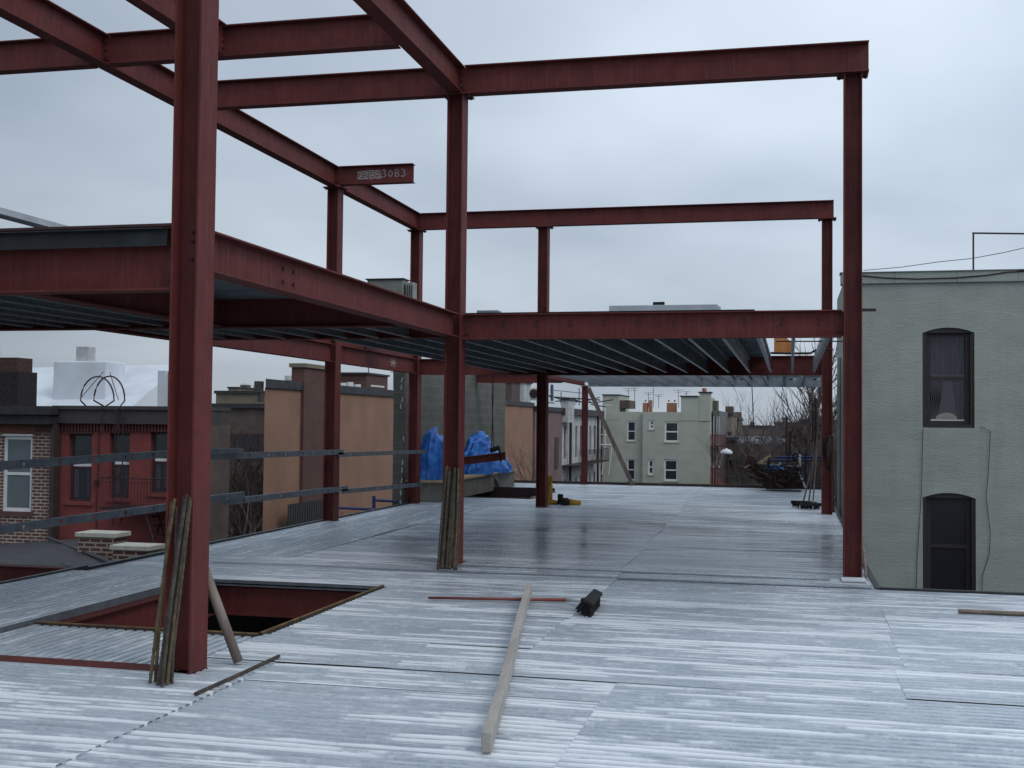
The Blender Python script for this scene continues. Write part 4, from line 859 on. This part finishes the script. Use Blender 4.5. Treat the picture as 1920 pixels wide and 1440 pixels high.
# neighbours to the right of the sage house
e = empty('narrow_house', 'narrow pale house with a red fire escape right of the sage house', 'house', (-5, 92, -8))
a = S(1334, 770, 92); b = S(1349, 770, 92); MB().box((a[0]+.1, 92, -8), (b[0], 104, a[1])).build('wall', M0('pale_grey_wall', (.17, .17, .165), .9, 0, .4, 2), e)
a2 = S(1334, 751, 93); b2 = S(1345, 751, 93); MB().box((a2[0]+.1, 93, 1), (b2[0], 95, a2[1])).build('chimney', M0('dull_green_brick', (.10, .10, .07)), e)
m = MB(); 
for u in (1337, 1343, 1347): q = S(u, 800, 91.9)[0]; m.box((q, 91.9, -7), (q+.1, 91.98, 2.3))
m.build('pipes', HOUSEW, e)
t = empty('fire_escape', 'red iron fire escape balconies right of the sage house', 'fire escape', (-5, 91, -4))
for zz_ in ((838, 815), (910, 878)):
    a = S(1332, zz_[0], 90.6); b = S(1360, zz_[1], 90.6); m = MB(); m.box((a[0], 90.6, a[1]), (b[0], 91.8, a[1]+.08))
    for k in range(15): x = a[0]+(b[0]-a[0])*k/14; m.box((x, 90.6, a[1]), (x+.05, 90.64, b[1]))
    m.box((a[0], 90.58, b[1]-.05), (b[0], 90.66, b[1])); m.build('balcony', REDPAINT, t)
m = MB(); a = S(1334, 878, 90.7); b = S(1344, 838, 90.7); m.tube([(a[0], 90.7, a[1]), (b[0], 90.7, b[1])], .06, 4).tube([(a[0]+.4, 90.7, a[1]), (b[0]+.4, 90.7, b[1])], .06, 4); m.build('stair', REDPAINT, t)

# ------------------------------------------------------------------ block wall and tarps
bw = empty('block_wall', 'grey concrete block wall rising at the left back edge', 'wall', (-7.9, 27, 0))
MB().box((-7.98, 23.32, -6), (-7.76, 32.25, 2.93)).build('wall', CMU, bw)
MB().box((-7.98, 23.30, -6), (-7.76, 23.317, 2.93)).build('wall_end', CMUX, bw)
m = MB(); rnd = random.Random(8)
for v0 in (713, 727, 763, 823, 868, 882, 902, 925, 943, 750):
    u = 753+rnd.uniform(-3, 3); p = at(u, v0, 'y', 23.29); tl = rnd.uniform(-.02, .03); m.prism([(p.x, 23.298, p.z-.04), (p.x+.018, 23.298, p.z-.04), (p.x+.018+tl, 23.298, p.z+.06), (p.x+tl, 23.298, p.z+.06)], (0, -.004, 0))
m.build('mortar_tabs', WHITE, bw)
MB().box((-7.98, 23.0, 2.62), (-7.70, 23.28, 2.9)).build('red_end_plate', RED, bw) if False else None
e = empty('concrete_ledge', 'beige block ledge carrying the blue tarpaulins', 'ledge', (-7.3, 26, 0))
MB().box((-7.70, 23.5, 0.0), (-7.0, 30.2, .40)).build('blocks', LEDGE, e, bevel=.015); MB().box((-7.75, 23.45, .403), (-6.95, 30.25, .45)).build('plank', TIMBER2, e)
def heap(cx, cy, z0, sx, sy, hfun, seed, mat, name, label, cat):
    rnd = random.Random(seed); nu, nv = 72, 40; vs = []; ph = [rnd.uniform(0, 6) for _ in range(6)]
    for j in range(nv+1):
        v = j/nv
        for i in range(nu):
            a = 2*math.pi*i/nu; hh = hfun(a); prof = (1-v**2.2)**.5 if v < 1 else 0
            tri = lambda q: 2*abs((q/6.2832) % 1*2-1)-1; fold = 1+.05*tri(a*6+ph[0]+v*3)+.045*tri(a*11+ph[1]-v*2.2)+.03*tri(a*19+ph[2]+v*1.6)
            r_ = (.30+.70*prof if v < .999 else 0)*fold
            P_ = Vector((cx+sx*r_*math.cos(a), cy+sy*r_*math.sin(a), z0+hh*v*(1+.04*math.sin(a*5+ph[3]))))
            k1 = 1-2*abs(mnoise.noise(P_*2.3+Vector((seed, 0, 0)))); k2 = 1-2*abs(mnoise.noise(P_*Vector((6, 6, 3)).x*.9+Vector((0, seed, 0))))
            P_ += (Vector((math.cos(a), math.sin(a), .5))*(.06*(k1-.6)+.02*(k2-.6)))*min(1, v*4) if v < .999 else Vector()
            vs.append(tuple(P_))
    fs = [(j*nu+i, j*nu+(i+1) % nu, (j+1)*nu+(i+1) % nu, (j+1)*nu+i) for j in range(nv) for i in range(nu)]
    m = MB(); m.add(vs, fs); return setp(m.build(name, mat, smooth=True), label, cat)
heap(-7.30, 24.2, .44, .30, .66, lambda a: .98+.12*math.sin(a+3.6), 1, TARP, 'tarpaulin', 'blue tarpaulin bundle with a tall peak beside the red column', 'tarpaulin')
heap(-7.22, 27.3, .44, .34, .75, lambda a: .90+.08*math.sin(a), 2, TARP, 'tarpaulin', 'rounded blue tarpaulin bundle right of the middle column', 'tarpaulin')
heap(-7.2, 28.9, .42, .38, .95, lambda a: .48+.1*math.sin(a-1.2), 3, TARP, 'tarpaulin', 'low blue tarpaulin bundle at the end of the ledge', 'tarpaulin')
# hoisted short beam on a sling
a = at(872, 871, 'y', 24.3); b = at(949, 862, 'y', 24.6); dirn = (b-a).normalized()
e = empty('hoisted_beam', 'short tilted red beam hanging on a sling before the blue tarpaulins', 'beam', (a.x, a.y, a.z))
up_ = Vector((0, 0, 1)); n_ = dirn.cross(up_).normalized(); v_ = n_.cross(dirn).normalized(); hb = .165
for nm, o0, o1, z0_, z1_ in (('top_flange', -.07, .07, hb-.012, hb), ('bottom_flange', -.07, .07, 0, .012), ('web', -.005, .005, .012, hb-.012)):
    P_ = a-dirn*.5; MB().prism([P_+n_*o0+v_*z0_, P_+n_*o1+v_*z0_, P_+n_*o1+v_*z1_, P_+n_*o0+v_*z1_], b-P_).build(nm, RED, e)
m = MB(); s0 = b-dirn*.12; ring = [s0+n_*(.09*math.cos(k*math.pi/6))+v_*(.1+.13*math.sin(k*math.pi/6)) for k in range(13)]; m.tube(ring, .018, 6)
m.tube([s0+v_*.22, at(925, 845, 'y', 24.5), at(922, 700, 'y', 24.5)], .009, 5).tube([at(921, 850, 'y', 24.4), at(926, 700, 'y', 24.4)], .009, 5); m.build('sling', BLACKR, e)
m = MB(); c_ = at(928, 843, 'y', 24.4); m.tube([c_+Vector((-.1, 0, -.02)), c_+Vector((.1, 0, .05))], .05, 8); m.build('sling_knot', BLACKR, e)
# shovel leaning on the tarps
t = empty('shovel', 'long handled shovel leaning against the blue tarpaulins', 'shovel', at(933, 912, 'y', 28.2))
a = at(898, 838, 'y', 27.6); b = at(916, 888, 'y', 27.9); c_ = at(934, 914, 'y', 28.1)
MB().tube([a, b], .02, 8).build('handle', GREYW, t); dv = (c_-b); s_ = Vector((.11, 0, 0)); MB().prism([b-s_*.5, b+s_*.5, b+dv*.5+s_*.9, b+dv*.85+s_*.7, c_, b+dv*.85-s_*.7, b+dv*.5-s_*.9], (0, .012, 0)).build('blade', M0('blade_grey', (.26, .25, .27), .5, .4), t)

# ------------------------------------------------------------------ small things on the deck near the back
def boot(p, rotz, name, label, lie=False):
    t = empty(name, label, 'boot', p, 'yellow rubber boots by the dark column')
    Rz = Matrix.Rotation(rotz, 3, 'Z'); T = (Matrix.Rotation(R(-86), 3, 'Y') if lie else Matrix.Identity(3)); L = lambda v: Vector(p)+Vector((0, 0, .07 if lie else 0))+Rz@(T@Vector(v))
    MB().tube([L((0, 0, .07)), L((.0, 0, .15)), L((-.01, 0, .28)), L((-.012, 0, .40))], .055, 12, .082).build('shaft', YELLOW, t, smooth=True)
    MB().tube([L((-.04, 0, .06)), L((.04, 0, .06)), L((.13, 0, .048)), L((.2, 0, .04))], .062, 10, .038).build('foot', YELLOW, t, smooth=True)
    MB().tube([L((-.07, 0, .012)), L((.06, 0, .012)), L((.22, 0, .012))], .04, 8, .045).build('sole', BLACKR, t)
boot(at(1030, 946, 'z', 0), R(10), 'rubber_boot', 'yellow boot standing against the dark column')

m = MB(); q = at(1027, 905, 'y', 23.5); m.box((q.x-.06, 23.3, .0), (q.x+.10, 23.34, .62), Matrix.Rotation(R(8), 3, 'Y')); setp(m.build('yellow_board', YELLOW, bevel=.01), 'yellow board propped upright beside the dark column', 'board')
m = MB(); a = at(1062, 941, 'z', .07); b = at(1087, 943, 'z', .04); m.tube([a, b], .075, 10, .05); tb = empty('rubber_boot', 'yellow boot with black foot fallen on its side right of the dark column', 'boot', a, 'yellow rubber boots by the dark column'); m.build('shaft', YELLOW, tb, smooth=True)
c0_ = at(1053, 940, 'z', .09); MB().tube([c0_+Vector((-.06, 0, .03)), c0_, a], .07, 10, .085).tube([c0_+Vector((-.03, 0, -.04)), c0_+Vector((-.02, -.02, .14))], .05, 8, .06).build('foot', BLACKR, tb, smooth=True)
# leaning timber brace at the back
a = at(1186, 910, 'y', 31.85); b = at(1103, 727, 'y', 31.85); dd = (b-a).normalized(); nn = Vector((0, 1, 0)).cross(dd).normalized()
m = MB(); m.prism([a+nn*.055, a-nn*.055, b-nn*.055, b+nn*.055], (0, .05, 0)); setp(m.build('timber_brace', GREYW), 'slanting grey timber brace at the far deck edge before the sage house', 'brace')
m = MB(); m.tube([at(1410, 726, 'y', 31.8), at(1413, 800, 'y', 32.4)], .012, 4); setp(m.build('hanging_wire', BOLT), 'thin wire hanging from the far rim track', 'wire')
# brooms and shovels leaning at the rear right column
for i, (u0, v0, u1, v1, lb) in enumerate(((1506, 942, 1530, 845, 'push broom with wide black head, leftmost of those leaning by the rear right column'), (1516, 944, 1535, 800, 'tallest push broom leaning by the rear right column'), (1524, 946, 1532, 840, 'push broom leaning between the tallest broom and the rear right column'))):
    t = empty('push_broom', lb, 'broom', at(u0, v0, 'z', .05), 'brooms by the rear right column')
    a = at(u0, v0, 'z', .1); b = at(u1, v1, 'y', a.y+.55); MB().tube([a, b], .016, 7).build('handle', GREYW, t)
    MB().box(a+Vector((-.24, -.04, -.03)), a+Vector((.16, .04, .03)), Matrix.Rotation(R(-10+12*i), 3, 'Z')).build('head_block', BLACKR, t)
    m = MB(); 
    for k in range(30): q = a+Vector((-.22+.36*random.random(), random.uniform(-.03, .03), -.02)); m.tube([q, q+Vector((random.uniform(-.02, .02), random.uniform(-.03, .03), -.07))], .012, 4, .006)
    m.build('bristles', BLACKR, t)
m = MB(); a = at(1538, 958, 'z', .03); m.box(a+Vector((-.12, -.1, -.02)), a+Vector((.1, .1, .05))); 
# debris skip
sk = empty('debris_skip', 'rusty brown tub of building debris at the far right deck edge', 'skip', (-.4, 31, 0))
Y0 = 30.6; q = [at(u, v, 'y', Y0) for u, v in ((1397, 868), (1436, 917), (1504, 917), (1503, 876))]
m = MB(); m.prism([q[0], q[1], q[2], q[3]], (0, 1.1, 0)); m.build('tub', RUSTB, sk)
m = MB(); 
for f in (.2, .45, .7): A_ = q[0].lerp(q[3], f); B_ = q[1].lerp(q[2], f); m.prism([A_+Vector((-.03, -.002, 0)), A_+Vector((.03, -.002, 0)), B_+Vector((.03, -.002, 0)), B_+Vector((-.03, -.002, 0))], (0, -.04, 0))
m.build('ribs', RUSTB, sk)
a = at(1392, 856, 'y', Y0); m = MB(); m.prism([at(u, v, 'y', Y0-.03) for u, v in ((1397, 872), (1402, 852), (1412, 856), (1428, 873), (1430, 884), (1410, 882))], (0, .5, 0)); m.build('bent_plate', RUSTB, sk)
def board(u0, v0, u1, v1, Y, th, label, mat, wy=.1):
    a, b = at(u0, v0, 'y', Y), at(u1, v1, 'y', Y); d_ = (b-a).normalized(); n_ = Vector((0, 1, 0)).cross(d_).normalized()*th/2
    m = MB(); m.prism([a+n_, a-n_, b-n_, b+n_], (0, wy, 0)); return setp(m.build('wood_board', mat), label, 'board')
board(1421, 870, 1445, 854, Y0-.05, .07, 'thick pale timber end sticking up out of the debris skip', TIMBER2); board(1396, 877, 1406, 872, Y0-.06, .04, 'thin wooden stick on the left rim of the debris skip', TIMBER2)
board(1498, 885, 1511, 915, Y0-.1, .045, 'white stick leaning down the right end of the debris skip', WHITE, .03); board(1499, 852, 1498, 878, Y0+.1, .09, 'upright whitish board in the right end of the debris skip', WHITE, .12)
board(1463, 868, 1461, 876, Y0, .05, 'small white scrap standing in the debris skip', WHITE, .05)
m = MB(); c_ = at(1492, 857, 'y', Y0+.1); m.tube([c_+Vector((.07*math.cos(k*.6), .01*k, .08*math.sin(k*.6))) for k in range(20)], .022, 6); setp(m.build('wire_coil', BLACKR), 'black and white coil on top of the debris skip', 'coil')
m = MB(); rnd = random.Random(11)
for k in range(60):
    a = at(1430+rnd.random()*42, 875+rnd.random()*5+0, 'y', Y0+.2*rnd.random()-.05); a.z -= .0; m.tube([a, a+Vector((rnd.uniform(-.25, .25), rnd.uniform(-.1, .1), rnd.uniform(-.05, .10)))], .012, 4)
setp(m.build('blue_netting', M0('net_blue', (.10, .30, .62), .6)), 'tangle of light blue netting in the debris skip', 'netting')
m = MB()
for k in range(14): a = at(1440+rnd.random()*60, 880+rnd.random()*4, 'y', Y0+.4); m.box(a-Vector((.15, .1, .05)), a+Vector((.15, .15, .04)), Matrix.Rotation(rnd.random(), 3, 'Y'))
m.build('rubble', RUSTB, sk)
m = MB()
for k in range(46):
    a = at(1400+rnd.random()*104, 872+rnd.random()*36, 'y', Y0-.05-rnd.random()*.12); m.tube([a, a+Vector((rnd.uniform(-.35, .35), rnd.uniform(-.08, .08), rnd.uniform(-.12, .26)))], rnd.uniform(.012, .03), 4)
m.build('dark_scraps', RUSTD, sk)
t = empty('scaffold_rail', 'dark blue scaffold rail behind the debris skip', 'scaffold', (0, 33.5, 0))
m = MB(); m.tube([at(1455, 857, 'y', 33.5), at(1540, 857, 'y', 33.5)], .035, 6).tube([at(1442, 863, 'y', 33.5), at(1540, 863, 'y', 33.5)], .035, 6); m.build('rails', BLUE, t)
m = MB(); 
for u in (1478, 1510): m.tube([at(u, 850, 'y', 33.5), at(u, 960, 'y', 33.5)], .035, 6)
m.build('posts', M0('dark_blue_post', (.02, .025, .06)), t)
t = empty('scaffold_rail', 'blue scaffold rail below the left deck edge by the block wall', 'scaffold', (-9, 24, -.5))
m = MB(); m.tube([at(630, 952, 'y', 22.5), at(703, 955, 'y', 22.5)], .03, 6).tube([at(700, 938, 'y', 23.2), at(745, 940, 'y', 23.2)], .03, 6); m.build('rails', BLUE, t)
m = MB(); m.tube([at(701, 930, 'y', 22.8), at(701, 960, 'y', 22.8)], .035, 6).tube([at(629, 940, 'y', 22.5), at(629, 990, 'y', 22.5)], .03, 6); m.build('posts', BLUE, t)

# street lamp
t = empty('street_lamp', 'street lamp with a white dome shade right of the sage house', 'street lamp', (-4.5, 70, -8))
c_ = at(1362, 850, 'y', 70); m = MB(); pr = [(0.0, .30), (.06, .29), (.07, .24), (.2, .22), (.33, .12), (.36, .0), (.30, -.05), (0, -.05)]; nu = 16
vs = [(c_.x+r_*math.cos(2*math.pi*i/nu), 70+r_*math.sin(2*math.pi*i/nu), c_.z+z_) for r_, z_ in pr for i in range(nu)]
m.add(vs, [(j*nu+i, j*nu+(i+1) % nu, (j+1)*nu+(i+1) % nu, (j+1)*nu+i) for j in range(len(pr)-1) for i in range(nu)]); m.build('shade', WHITE, t, smooth=True)
MB().tube([(c_.x+.1, 70.1, -8), (c_.x+.1, 70.1, c_.z-.05)], .09, 8, .06).build('pole', BOLT, t)

# ------------------------------------------------------------------ ground and far town
m = MB(); m.add([(-1500, -300, -8), (1500, -300, -8), (1500, 3000, -8), (-1500, 3000, -8)], [(0, 1, 2, 3)]); struct(m.build('ground', GROUND))
def house(u0, u1, vtop, Y, mat, label, floors=2, nwin=3, name='row_house', dep=12, vt2=None, chim=True, pale=False):
    a = at(u0, vtop, 'y', Y); b = at(u1, vtop, 'y', Y); t = empty(name, label, 'house', ((a.x+b.x)/2, Y, -8))
    MB().box((a.x, Y, -8), (b.x, Y+dep, a.z)).build('wall', mat, t); MB().box((a.x-.1, Y-.25, a.z+.003), (b.x+.1, Y+dep+.1, a.z+.3)).build('cornice', COPE, t)
    W = b.x-a.x; 
    for f in range(floors):
        for k in range(nwin):
            x = a.x+W*(k+.5)/nwin; z = a.z-1.6-3.1*f
            o = MB().box((x-.5, Y-.03, z-1.7), (x+.5, Y-.004, z)).build('window', HOUSEW if pale else FRD, t); MB().box((x-.4, Y-.05, z-1.6), (x+.4, Y-.034, z-.1)).build('pane', GLASSD, o)
    if chim: MB().box((a.x+W*.3, Y+2, a.z+.3), (a.x+W*.3+.8, Y+2.8, a.z+.95)).build('chimney', BROWNF, t)
    return t
house(405, 500, 738, 110, TANB, 'tan brick apartment block with stepped parapet seen through the left gap', 3, 6)
e = empty('parapet_block', 'square tan parapet block on top of the far tan apartments', 'parapet', at(428, 735, 'y', 110)); a = at(428, 728, 'y', 110); b = at(446, 738, 'y', 110); MB().box((a.x, 110, b.z+.2), (b.x, 114, a.z)).build('block', TANB, e); MB().box((a.x-.1, 109.9, a.z+.003), (b.x+.1, 114.1, a.z+.15)).build('lid', COPE, e)
house(380, 520, 765, 70, DKBRICK, 'long dark brick house behind the bare trees in the left gap', 3, 5, chim=False)
aerial(458, 742, 718, 'y', 112, ((.1, .5), (.2, .3)), 'aerial on the far tan apartments'); aerial(475, 742, 722, 'y', 112, ((.1, .1),), 'thin mast on the far tan apartments')
house(1352, 1372, 779, 120, M0('tan_far2', (.25, .20, .15), .9), 'tan house end right of the narrow house', 2, 1)
house(1370, 1384, 788, 135, BROWNF, 'brown house behind the tan house end', 2, 2)
house(1355, 1460, 826, 100, DKBRICK, 'low dark brick building behind the street lamp', 2, 7, chim=False)
m = MB(); rnd = random.Random(9)
house(1452, 1500, 795, 170, BROWNF, 'reddish brown far house behind the tree branches', 3, 6); house(1500, 1640, 790, 150, M0('plum_far', (.12, .085, .085), .9), 'far plum coloured block behind the big bare tree', 3, 12)
house(1526, 1566, 798, 75, M0('pale_green_far', (.22, .25, .22), .9), 'pale green house edge left of the rear right column', 2, 2, chim=False)
house(1384, 1455, 800, 230, M0('haze_brown', (.15, .125, .125), .95), 'faint far row at the end of the street', 2, 6)
house(-300, 120, 775, 120, BROWNF, 'far brown row at the left edge', 3, 14); house(120, 410, 778, 140, DKBRICK, 'far dark row behind the silver roof', 3, 10)
house(1600, 2300, 790, 160, BROWNF, 'far brown row behind the green building', 3, 14); house(600, 1100, 792, 200, DKBRICK, 'far dark row behind the orange building', 3, 14)
house(1090, 1360, 782, 190, BROWNF, 'far brown row behind the sage house', 3, 10)
m = MB(); p = at(1560, 786, 'y', 145); m = MB().tube([at(1517, 785, 'y', 145), at(1570, 787, 'y', 145)], .25, 5); setp(m.build('far_parapet', WHITE), 'thin white parapet line of a far roof by the rear right column', 'parapet')
for i, (u, v0, v1, lb) in enumerate(((1528, 900, 746, 'tallest dark pole left of the rear right column'), (1523, 830, 755, 'thin pole beside the tallest dark pole'), (1474, 900, 780, 'dark pole in front of the big bare tree'), (1480, 860, 808, 'short thick dark pole beside the big bare tree'))):
    setp(MB().tube([at(u, v0, 'y', 50), at(u+1, v1, 'y', 50)], .06 if i in (0, 3) else .035, 6).build('utility_pole', BOLT), lb, 'pole')
m = MB()
for k in range(26):
    p = at(1380+rnd.random()*80, 826+rnd.random()*8, 'y', 95+rnd.random()*4); m.box(p, p+Vector((.3+rnd.random()*.9, .5, .15+rnd.random()*.15)))
setp(m.build('roof_snow', YARDSNOW), 'scattered white snow remnants on the low roof behind the lamp', 'snow', kind='stuff')
m = MB()
for k in range(60):
    p = at(395+rnd.random()*250, 985+rnd.random()*30-(.0), 'z', -7.97); m.tube([p, p+Vector((0, 0, .06))], .3+rnd.random()*.7, 8)
setp(m.build('ground_snow', YARDSNOW), 'thin snow remnants on the yard below the deck edge', 'snow', kind='stuff')

# ------------------------------------------------------------------ bare trees
def tree(x, y, h, label, seed, spread=.5, lean=(0, 0), dens=5, z0=-8, mt=TWIG, rt=.16, first=.25, group='bare winter trees'):
    rnd = random.Random(seed); t = empty('bare_tree', label, 'tree', (x, y, z0), group); trunk = MB(); crown = MB()
    base = Vector((x, y, z0))
    def grow(p, dr, L, r, lev):
        n = 4 if lev < 4 else 3; pts = [p]; q = p
        for i in range(n):
            dr = (dr+Vector((rnd.uniform(-1, 1), rnd.uniform(-1, 1), rnd.uniform(-.3, .6)))*.13).normalized(); q = q+dr*L/n; pts.append(q)
        (trunk if lev <= 1 else crown).tube(pts, r, 6 if lev < 2 else 3, r*(.55 if lev < 3 else .3), cap=lev < 2)
        if lev >= dens: return
        kids = 4 if lev < 2 else 3
        for k in range(kids):
            f = rnd.uniform(first if lev == 0 else .25, 1); b_ = pts[min(n, int(f*n))]; a_ = rnd.uniform(0, 2*math.pi)
            side = Vector((math.cos(a_), math.sin(a_), 0)); nd = (dr*(1-spread*.6)+side*spread+Vector((0, 0, .25))).normalized()
            grow(b_, nd, L*rnd.uniform(.55, .8), r*(.58 if lev else .5), lev+1)
        grow(pts[-1], dr, L*.70, r*.6, lev+1)
    grow(base, Vector((lean[0], lean[1], 1)).normalized(), h*.42, rt, 0)
    trunk.build('trunk', BARK, t); crown.build('crown', mt, t)
# left gap
specs = [(430, 33, 7.4, TWIGL), (465, 36, 8.2, TWIGL), (405, 38, 8.0, TWIGL), (486, 50, 8.2, TWIGD)]
p = at(402, 900, 'y', 25.5); tree(p.x, 25.5, 7.2, 'slim bare tree against the dark side wall of the red house', 77, .55, mt=TWIGL, rt=.09, dens=5)
for i, (u, Y, h, mt) in enumerate(specs):
    p = at(u, 900, 'y', Y); tree(p.x, Y, h, ('dense dark bare tree nearest in the left gap', 'bare tree in the middle of the left gap', 'bare tree at the left side of the gap beside the nearest column', 'tallest bare tree against the orange wall corner')[i], 20+i, .6, mt=mt, dens=6, first=.1)
for i, (u, Y, h, lb) in enumerate(((450, 30, 5.2, 'low dark bush below the guard rails'), (520, 29, 4.6, 'small bare sapling before the orange wall'), (700, 34, 6.4, 'thin yellowish shrub before the orange wall left of the block wall'), (975, 50, 6.2, 'bare shrub before the orange wall right of the block wall'), (1040, 60, 7.8, 'bare tree before the mauve house'), (1105, 66, 6.8, 'bare tree before the white row houses'))):
    p = at(u, 900, 'y', Y); tree(p.x, Y, h, lb, 40+i, .6, mt=TWIGD if i in (0, 4, 5) else TWIG, rt=.09, dens=5 if i != 3 else 4)
# right gap
for i, (u, Y, h, lb, ln, rt) in enumerate(((1496, 62, 12.4, 'big bare tree with spreading limbs before the sky', (-.08, 0), .36), (1410, 85, 10.8, 'pale thin bare tree right of the sage house', (0, 0), .12), (1440, 95, 10.4, 'bare tree halfway between the sage house and the big tree', (0, 0), .13), (1470, 75, 8.2, 'lower bare tree behind the debris skip', (0, 0), .13), (1550, 80, 9.2, 'bare tree partly hidden by the rear right column', (0, 0), .14), (1425, 60, 6.4, 'brown bush like tree behind the street lamp', (0, 0), .1))):
    p = at(u, 850, 'y', Y); tree(p.x+(0), Y, h, lb, 60+i, .5 if i else .52, ln, mt=TWIG, rt=rt, first=.55 if i == 0 else .3, dens=5 if i else 6)
